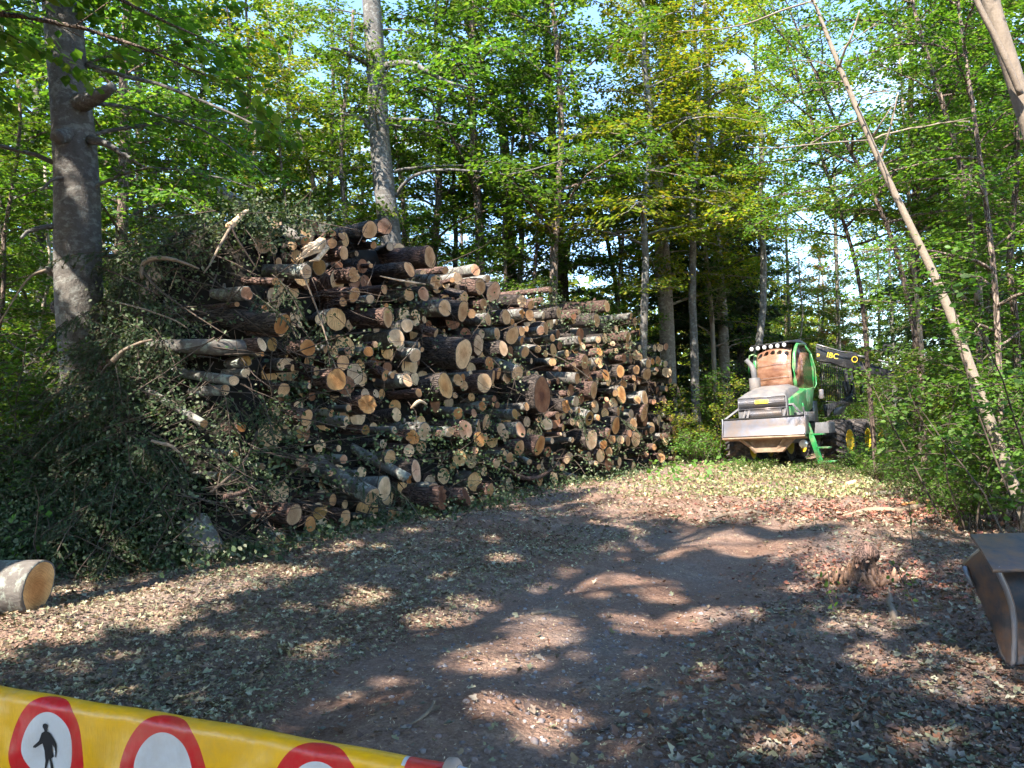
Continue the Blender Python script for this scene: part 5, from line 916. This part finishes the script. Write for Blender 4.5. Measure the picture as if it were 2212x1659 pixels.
# ------------------------------------------------------------------ barrier with the printed sheet
def gpz(x, y, z): a, c = ray(x, y); Y = (z-EYE)/c; return np.array([a*Y, Y, z])
BL, BRt = gpz(0, 1480, .96), gpz(968, 1646, .96); bd = unit(BRt-BL); bn = np.array([bd[1], -bd[0], 0.]); bn /= np.linalg.norm(bn)
if bn[1] > 0: bn = -bn
def u_of(px): 
    ts = np.linspace(-.8, 1.6, 2401); X, _ = topx(BL+bd*ts[:, None]); return float(np.interp(px, X, ts))
UE = u_of(962)
def banner(u, v, lift=0.):
    r_ = .024; p = BL+bd*u+np.array([0, 0, -.0015*math.sin(7*u+.5)-.001*math.sin(23*u+1)-.002]); wv = .010*math.sin(17*u+1)*min(1, max(0, v-.04)/.1)+.006*math.sin(41*u+3*v*9)*min(1, max(0, v-.04)/.1)
    if abs(v) < r_*1.2: a = v/r_; return p+bn*(math.sin(a)*(r_+lift))+np.array([0, 0, (math.cos(a)-1)*r_+math.cos(a)*lift])
    s_ = 1 if v > 0 else -1; a = 1.2; z0 = (math.cos(a)-1)*r_; q = abs(v)-r_*1.2; out_ = math.sin(a)*r_ + .12*q*math.exp(-q*7)
    return p+bn*(s_*(out_+lift)+wv)+np.array([0, 0, z0-q*.985])
def u_at(px, v=.115):
    ts = np.linspace(-.8, 1.6, 1201); X, _ = topx(np.array([banner(t, v) for t in ts])); return float(np.interp(px, X, ts))
us = np.linspace(-1.35, UE, 190); vs = np.concatenate([np.linspace(-.24, -.04, 8), np.linspace(-.036, .036, 13), np.linspace(.045, .34, 26)])
V = [banner(u, v) for u in us for v in vs]; k = len(vs)
mb = MB().add(V, [[a*k+j, a*k+j+1, (a+1)*k+j+1, (a+1)*k+j] for a in range(len(us)-1) for j in range(k-1)])
def bannermat():
    m, nt, b = mat('printed_sheet'); uv = nn(nt, 'ShaderNodeUVMap', _uv_map='uv').outputs[0]; sp = nn(nt, 'ShaderNodeSeparateXYZ', i0=uv)
    mt = lambda op, a, b_=0.: nn(nt, 'ShaderNodeMath', _operation=op, i0=a, i1=b_).outputs[0]
    red = white = None
    for px in (-72, 112, 358, 686):
        u0 = u_at(px); du = mt('SUBTRACT', sp.outputs[0], u0); dv = mt('SUBTRACT', sp.outputs[1], .122)
        du = mt('MULTIPLY', du, 1.13); d = mt('SQRT', mt('ADD', mt('MULTIPLY', du, du), mt('MULTIPLY', dv, dv))); r1 = mt('LESS_THAN', d, .12); r2 = mt('LESS_THAN', d, .082)
        red = r1 if red is None else mt('MAXIMUM', red, r1); white = r2 if white is None else mt('MAXIMUM', white, r2)
    ue = u_of(884); red = mt('MAXIMUM', red, mt('GREATER_THAN', sp.outputs[0], ue)); wl = mt('MULTIPLY', mt('GREATER_THAN', sp.outputs[0], ue-.008), mt('LESS_THAN', sp.outputs[0], ue))
    white = mt('MAXIMUM', white, mt('MULTIPLY', wl, mt('LESS_THAN', sp.outputs[1], .02)))
    c = mixc(nt, red, (.9, .45, .004), (.62, .008, .014)); c = mixc(nt, white, c, (.62, .6, .58)); v = tco(nt)
    c = mixc(nt, ramp(nt, noise(nt, v, 9, 8, .75), [(.42, (0, 0, 0)), (.78, (.4, .4, .4))]), c, (.36, .24, .12)); nt.links.new(c, b.inputs['Base Color'])
    b.inputs['Roughness'].default_value = .33; b.inputs['Specular IOR Level'].default_value = .5; bump(nt, b, nn(nt, 'ShaderNodeMath', _operation='ADD', i0=noise(nt, v, 7, 2), i1=nn(nt, 'ShaderNodeMath', _operation='MULTIPLY', i0=noise(nt, tco(nt, 'Object', (1, 1, .25)), 38, 3), i1=.22).outputs[0]).outputs[0], .012); return m
br = thing('barrier_bar', 'barrier bar draped with a yellow sheet printed with red and white no-walking discs', 'barrier', BL*[1, 1, 0]); BO = BL*[1, 1, 0]
mb.V = [v-BO for v in mb.V]; so_ = mb.build('printed_sheet', bannermat(), br, smooth=True)
uvl = so_.data.uv_layers.new(name='uv'); UV = np.array([(u, v) for u in us for v in vs]); li = np.zeros(len(so_.data.loops), np.int32); so_.data.loops.foreach_get('vertex_index', li); uvl.data.foreach_set('uv', UV[li].astype(np.float32).ravel())
sm = so_.modifiers.new('thickness', 'SOLIDIFY'); sm.thickness = .0012
FIG = [(458, 362), (478, 375), (480, 395), (472, 415), (470, 440), (490, 455), (515, 520), (532, 565), (535, 640), (530, 695), (522, 693), (520, 640), (512, 590), (498, 560), (495, 640), (505, 690), (488, 715), (520, 790), (550, 870), (568, 915), (568, 932), (550, 938), (540, 925), (545, 905), (500, 810), (470, 715), (458, 790), (452, 868), (427, 850), (428, 842), (440, 838), (440, 740), (436, 640), (430, 560), (385, 602), (370, 597), (372, 580), (410, 535), (432, 455), (452, 440), (450, 420), (440, 395), (442, 370)]
for px in (112, -72):
    u0 = u_at(px); V = [banner(u0+(x-488)*.000372, (y-.17*(x-488)-270)*.000233+.043, .002)-BO for x, y in FIG]
    o = MB().add(V, [list(range(len(V)))]).build('walker_symbol', plain('print_black', (.02, .02, .022), .5, 0, .1), so_)
part('pole', MB().tube([BL-bd*1.5-BO-[0, 0, .024], BRt-BO-[0, 0, .024]], .013, 16), plain('wood_pole', (.3, .22, .16), .7), br, 0, True)
for q in (-.22, .22):
    tp_ = BL-bd*1.42-BO-[0, 0, .03]; part('leg', MB().tube([tp_, tp_+bn*q+[0, 0, -tp_[2]]], .022, 8), plain('wood_leg', (.3, .22, .16), .7), br, 0, True)
part('pole_knob', MB().tube([BRt-BO-bd*.004-[0, 0, .024], BRt+bd*.012-BO-[0, 0, .024], BRt+bd*.02-BO-[0, 0, .024]], [.03, .032, .026], 20), plain('knob', (.36, .27, .22), .7), br, .003)
tag(MB().tube([BRt+bd*.02+[0, 0, -.012], BRt+bd*.09+[0, 0, -.022], BRt+bd*.5+[0, 0, -.03]], [.009, .009, .009], 10).build('rope', plain('white_rope', (.7, .7, .75), .6), smooth=True), 'white rope running off to the right from the barrier end', 'rope')

# ------------------------------------------------------------------ bucket at the right edge
M['iron'] = plain('worn_iron', (.075, .075, .085), .5, .5, .25, 5, .5, .003, (.2, .11, .065), 5, .4, .62)
def cB(x, y): return 2051.8+x*.3574, 1113.7+y*.3574
def bp(x, y, Y): return at(*cB(x, y), Y)
bo = bp(370, 900, 4.7)*[1, 1, 0]; bk = thing('digger_bucket', 'dark steel digger bucket standing on its edge at the right border', 'bucket', bo)
sd = [(185, 205, 4.95), (85, 295, 5.05), (95, 330, 5.05), (150, 430, 5.0), (205, 545, 4.93), (250, 660, 4.86), (285, 760, 4.8), (305, 840, 4.75), (340, 890, 4.72), (372, 905, 4.7), (387, 880, 4.69), (388, 740, 4.68), (385, 640, 4.68), (372, 550, 4.68), (340, 450, 4.68), (300, 360, 4.68), (285, 310, 4.68)]
A_ = [bp(*q)-bo for q in sd]; B_ = [p+np.array([.035, .012, 0]) for p in A_]; k = len(A_)
part('side_plate', MB().add(A_+B_, [list(range(k))], [[k+i for i in range(k)][::-1]], [[i, i+k, (i+1) % k+k, (i+1) % k] for i in range(k)]), 'iron', bk, .004)
OX = np.array([1.38, .125, .02]); part('side_plate', MB().add([p+OX for p in A_]+[p+OX for p in B_], [list(range(k))], [[k+i for i in range(k)][::-1]], [[i, i+k, (i+1) % k+k, (i+1) % k] for i in range(k)]), 'iron', bk, .004)
ed = [bp(x, y, Y-.012)-bo for x, y, Y in sd[9:]]; part('cutting_edge', MB().tube(ed, .014, 6, flat=1.2), 'steel', bk, 0)
tp = [bp(120, 110, 5.15)-bo, bp(185, 200, 4.93)-bo, bp(258, 327, 4.62)-bo]; ex = np.array([1.5, .12, .02]); tp2 = [p+ex for p in tp]; up = np.array([0, 0, .022])
part('top_plate', MB().add(tp+tp2+[p-up for p in tp+tp2], [[0, 1, 4, 3], [1, 2, 5, 4], [6, 9, 10, 7], [7, 10, 11, 8], [0, 6, 7, 1], [1, 7, 8, 2], [2, 8, 11, 5], [3, 4, 10, 9], [4, 5, 11, 10], [0, 3, 9, 6]]), 'iron', bk, .004)
hp = [bp(185, 205, 4.95)-bo, bp(85, 295, 5.08)-bo]; part('hinge_flange', MB().tube(hp, .016, 4), 'rust', bk, 0)
part('wear_strip', MB().tube([bp(88, 305, 5.02)-bo, bp(112, 370, 5.0)-bo, bp(140, 432, 4.97)-bo], .018, 4), 'steel', bk, 0)
sh = [(85, 295, 5.08), (150, 430, 5.03), (250, 660, 4.9), (305, 840, 4.78), (372, 905, 4.72)]; s1 = [bp(*q)-bo+np.array([.03, .02, .0]) for q in sh]; s2 = [p+np.array([1.35, .12, 0]) for p in s1]
ms = MB().add(s1+s2, [[i, i+1, i+6, i+5] for i in range(4)]); o = part('shell', ms, 'iron', bk, 0); o.modifiers.new('t', 'SOLIDIFY').thickness = .02

# ------------------------------------------------------------------ single pieces on the ground
g = np.random.default_rng(5); mbl, cfl = log_mesh(.215, 1.6, 'g', 'p', False, False, g, None); P = at(84, 1268, 6.05); v = unit(P*[1, 1, 0]); lf = np.array([-v[1], v[0], 0]); u = unit(.6*v+.8*lf); u[2] = .02
lo = mbl.build('log', M['log_grey'], smooth=True); lo.location = tuple(P); lo.rotation_mode = 'QUATERNION'; lo.rotation_quaternion = Vector(tuple(-u)).to_track_quat('Z', 'Y'); cfl.build('cut_face', M['cut_o'], lo)
tag(lo, 'thick grey-barked log lying alone on the ground at the left edge', 'log')
def ground_piece(name, label, cat, px, rad, m, n=8, jit=.12, lift=.6, flat=1., group=None):
    P = [gp(x, y) for x, y in px]; P = np.array([[p[0], p[1], gz(p)+r*lift] for p, r in zip(P, np.interp(np.linspace(0, 1, len(P)), np.linspace(0, 1, len(rad)), rad))]); c = P[0].copy(); k = len(P)
    t = np.linspace(0, 1, k); tt = np.linspace(0, 1, 3*k); Q = np.stack([np.interp(tt, t, P[:, i]) for i in range(3)], 1); rr = np.interp(tt, np.linspace(0, 1, len(rad)), rad)
    return tag(MB().tube(Q-c, rr, n, jit=jit, flat=flat).build(name, m, smooth=True, loc=c), label, cat, group)
SG = 'sticks on the ground'
for lab, px, rad, m in [('pale forked stick on the track left of centre', [(735, 1272), (765, 1282), (800, 1290), (828, 1302)], [.012, .016, .01], 'twig_pale'), ('short thick brown stick below the pale forked one', [(640, 1324), (680, 1320), (722, 1316)], [.02, .024, .012], 'twig'),
    ('straight flat stick in the middle of the track', [(1148, 1332), (1178, 1326), (1208, 1317)], [.014, .018, .01], 'twig_pale'), ('bent pale stick in the gravel right of the barrier end', [(884, 1604), (902, 1596), (920, 1584), (932, 1570), (938, 1555)], [.006, .009, .010, .008], 'twig_pale'),
    ('thin brown stick on the right half of the track', [(1295, 1585), (1340, 1575), (1395, 1580)], [.006, .008, .004], 'twig'), ('small chunky stick at the lower right', [(1375, 1552), (1395, 1572), (1408, 1582)], [.012, .014], 'twig'),
    ('long thin twig lying across leaves at lower right', [(1420, 1610), (1480, 1612), (1560, 1618)], [.005, .007, .003], 'twig'), ('stick lying on the sunny ground before the machine', [(1535, 1118), (1570, 1112), (1620, 1110), (1665, 1116)], [.02, .03, .02], 'twig_pale'),
    ('dark stick leaning beside the sunny patch', [(1745, 1130), (1770, 1115), (1795, 1098)], [.03, .03], 'twig'), ('twig forking on the leaves left of centre', [(420, 1300), (450, 1275), (470, 1262), (520, 1275)], [.008, .006], 'twig_pale'),
    ('short stick near the lower edge right of centre', [(1530, 1390), (1560, 1404), (1575, 1420)], [.008, .010, .006], 'twig'), ('thin stick left of the rotten stump', [(1610, 1300), (1660, 1284), (1700, 1276)], [.006, .008], 'twig_pale')]:
    ground_piece('stick', lab, 'stick', px, rad, M[m], 6, group=SG)
ground_piece('log', 'pale thin birch log lying at the edge of the bushes on the right', 'log', [(1868, 1072), (1930, 1070), (2000, 1070), (2070, 1074)], [.05, .05, .045], M['bark_pale'], 12, .04)
ground_piece('log', 'reddish barkless log lying behind the metal bucket', 'log', [(2070, 1128), (2130, 1124), (2200, 1120), (2290, 1118)], [.08, .12, .12], M['log_red'], 16, .05)
ground_piece('wood_chunk', 'pale wood chunk lying on the sunny ground before the machine', 'wood', [(1822, 1052), (1838, 1046), (1850, 1043)], [.05, .09, .07], M['cut_p'], 10, .15)
ground_piece('bark_slab', 'curved orange-brown bark slab on the sunny ground at right', 'bark', [(1820, 1112), (1870, 1104), (1940, 1100), (1990, 1092)], [.03, .07, .05], M['rust'], 10, .25, flat=1.6)
ground_piece('bark_slab', 'bright orange torn bark strip behind the sunny patch', 'bark', [(1950, 1090), (2010, 1082), (2060, 1078)], [.03, .06, .04], M['cut_o'], 8, .35)
ground_piece('bark_piece', 'grey twisted bark piece below the rotten stump', 'bark', [(1920, 1268), (1924, 1305), (1934, 1335), (1950, 1372)], [.02, .045, .035, .008], M['twig_pale'], 9, .3, .3, flat=.8)
def stump():
    g = np.random.default_rng(12); c = gp(1860, 1258); root = thing('rotten_stump', 'low crumbled orange-brown rotten stump on the right of the track', 'stump', c)
    n = 40; th = np.linspace(0, 6.283, n, endpoint=False); V = []
    for r_, z in ((.3, -.04), (.2, .03), (.13, .07), (.1, .12), (.08, -.01), (.03, -.03)):
        for t in th: f = 1+.25*math.sin(3*t+1)+.15*math.sin(7*t)+g.normal()*.07; V.append([r_*f*math.cos(t)*1.25, r_*f*math.sin(t), z*(1+.7*math.sin(2*t+.5)*(z > .1))+g.normal()*.02])
    MB().add(V, [[a*n+j, a*n+(j+1) % n, (a+1)*n+(j+1) % n, (a+1)*n+j] for a in range(5) for j in range(n)]).build('wood', plain('rotten_wood', (.13, .08, .055), .95, 0, .6, 14, .1, .03, (.28, .15, .09), 9), root)
    mb = MB()
    for _ in range(60): a = g.uniform(0, 6.28); r_ = g.uniform(.05, .3); p = np.array([r_*1.2*math.cos(a), r_*math.sin(a), .02]); d = unit(np.array([g.normal()*.4, g.normal()*.4, 1.])); mb.tube([p, p+d*g.uniform(.02, .13)], [g.uniform(.012, .035), .012], 5, jit=.3)
    mb.build('splinters', plain('splinters', (.22, .13, .085), .95, 0, .5, 9), root)
stump()
ground_piece('wood_chunk', 'pinkish hollow wood chunk on the rotten stump', 'wood', [(1850, 1235), (1870, 1226), (1892, 1232)], [.05, .085, .06], M['log_red'], 10, .2, 2.6)
def rot(n, cx, cy, rx, ry, s0, s1, name='rotten_wood_chips', lab=''):
    g = rng; c = gp(cx, cy); x = c[0]+g.normal(size=n)*rx; y = c[1]+g.normal(size=n)*ry; C = np.stack([x, y, gh(x, y)+g.uniform(.005, .05, n)], 1); D = g.normal(size=(n, 3))*[1, 1, .3]
    return tag(MB().cards(*CURL, C, D, g.normal(size=(n, 3))*.4+[0, 0, 1], g.uniform(s0, s1, n)).build(name, M['rotchips']), lab, 'wood chips', kind='stuff')
rot(1800, 1870, 1240, .5, .55, .02, .06, lab='orange crumbs of rotten wood around the low stump'); rot(3800, 2040, 1105, 1.9, .9, .04, .12, lab='red-orange bark and wood scraps on the sunny ground at right')
def stems():
    for i, (x, y, h, lab) in enumerate([(1655, 1120, .75, 'thin seedling stem before the leaning pole, left one'), (1700, 1105, .55, 'thin seedling stem left of the sunny wood scraps'), (1975, 1190, .7, 'thin bare seedling stem above the rotten stump'), (2060, 1150, .8, 'thin bare seedling stem beside the bucket'), (1815, 1350, .4, 'small two-stemmed green shoot below the stump'), (1980, 1340, .5, 'yellowish shoot right of the twisted bark piece')]):
        P = gp(x, y); g = np.random.default_rng(i+50); root = thing('seedling', lab, 'seedling', P); q = [np.zeros(3)]; d = np.array([g.normal()*.2, 0, 1.])
        for _ in range(5): d = unit(d+g.normal(size=3)*.15); q.append(q[-1]+d*h/5)
        q = np.array(q); mb = MB(); mb.sticks(q[:-1], q[1:], .005, .004, 5); mb.build('stem', M['twig'], root); n = 16; t = g.uniform(.3, 1, n)*5; a = np.minimum(4, t.astype(int)); C = q[a]+(q[a+1]-q[a])*(t-a)[:, None]+g.normal(size=(n, 3))*.04
        add_obj('leaves', MB().cards(*LEAF6, C, rdir(n, g), rdir(n, g)+[0, 0, 1], g.uniform(.03, .055, n)).mesh('leaves', M['leaf_fresh']), root)
stems()

# look-alikes of the wood told apart by their order in the picture
def order_labels():
    by = {}
    for o in bpy.data.objects:
        if o.parent is None and o.get('category') in ('tree', 'shrub') and o.get('label'): by.setdefault(o['label'], []).append(o)
    O = ['leftmost', 'second', 'third', 'fourth', 'fifth', 'sixth', 'seventh', 'eighth', 'ninth', 'tenth', 'eleventh', 'twelfth']
    for lab, os_ in by.items():
        if len(os_) < 2 or 'camera' in lab or 'outside' in lab: continue
        os_.sort(key=lambda o: topx(np.array([[o.location.x, o.location.y, 1.]]))[0][0])
        for i, o in enumerate(os_):
            n = O[i] if i < 12 else ['rightmost', 'second', 'third', 'fourth', 'fifth', 'sixth', 'seventh', 'eighth'][len(os_)-1-i] if len(os_)-1-i < 8 else None
            if n: o['label'] = f"{lab}, {n}" + ('' if n in ('leftmost', 'rightmost') else ' from left' if i < 12 else ' from right')
order_labels()
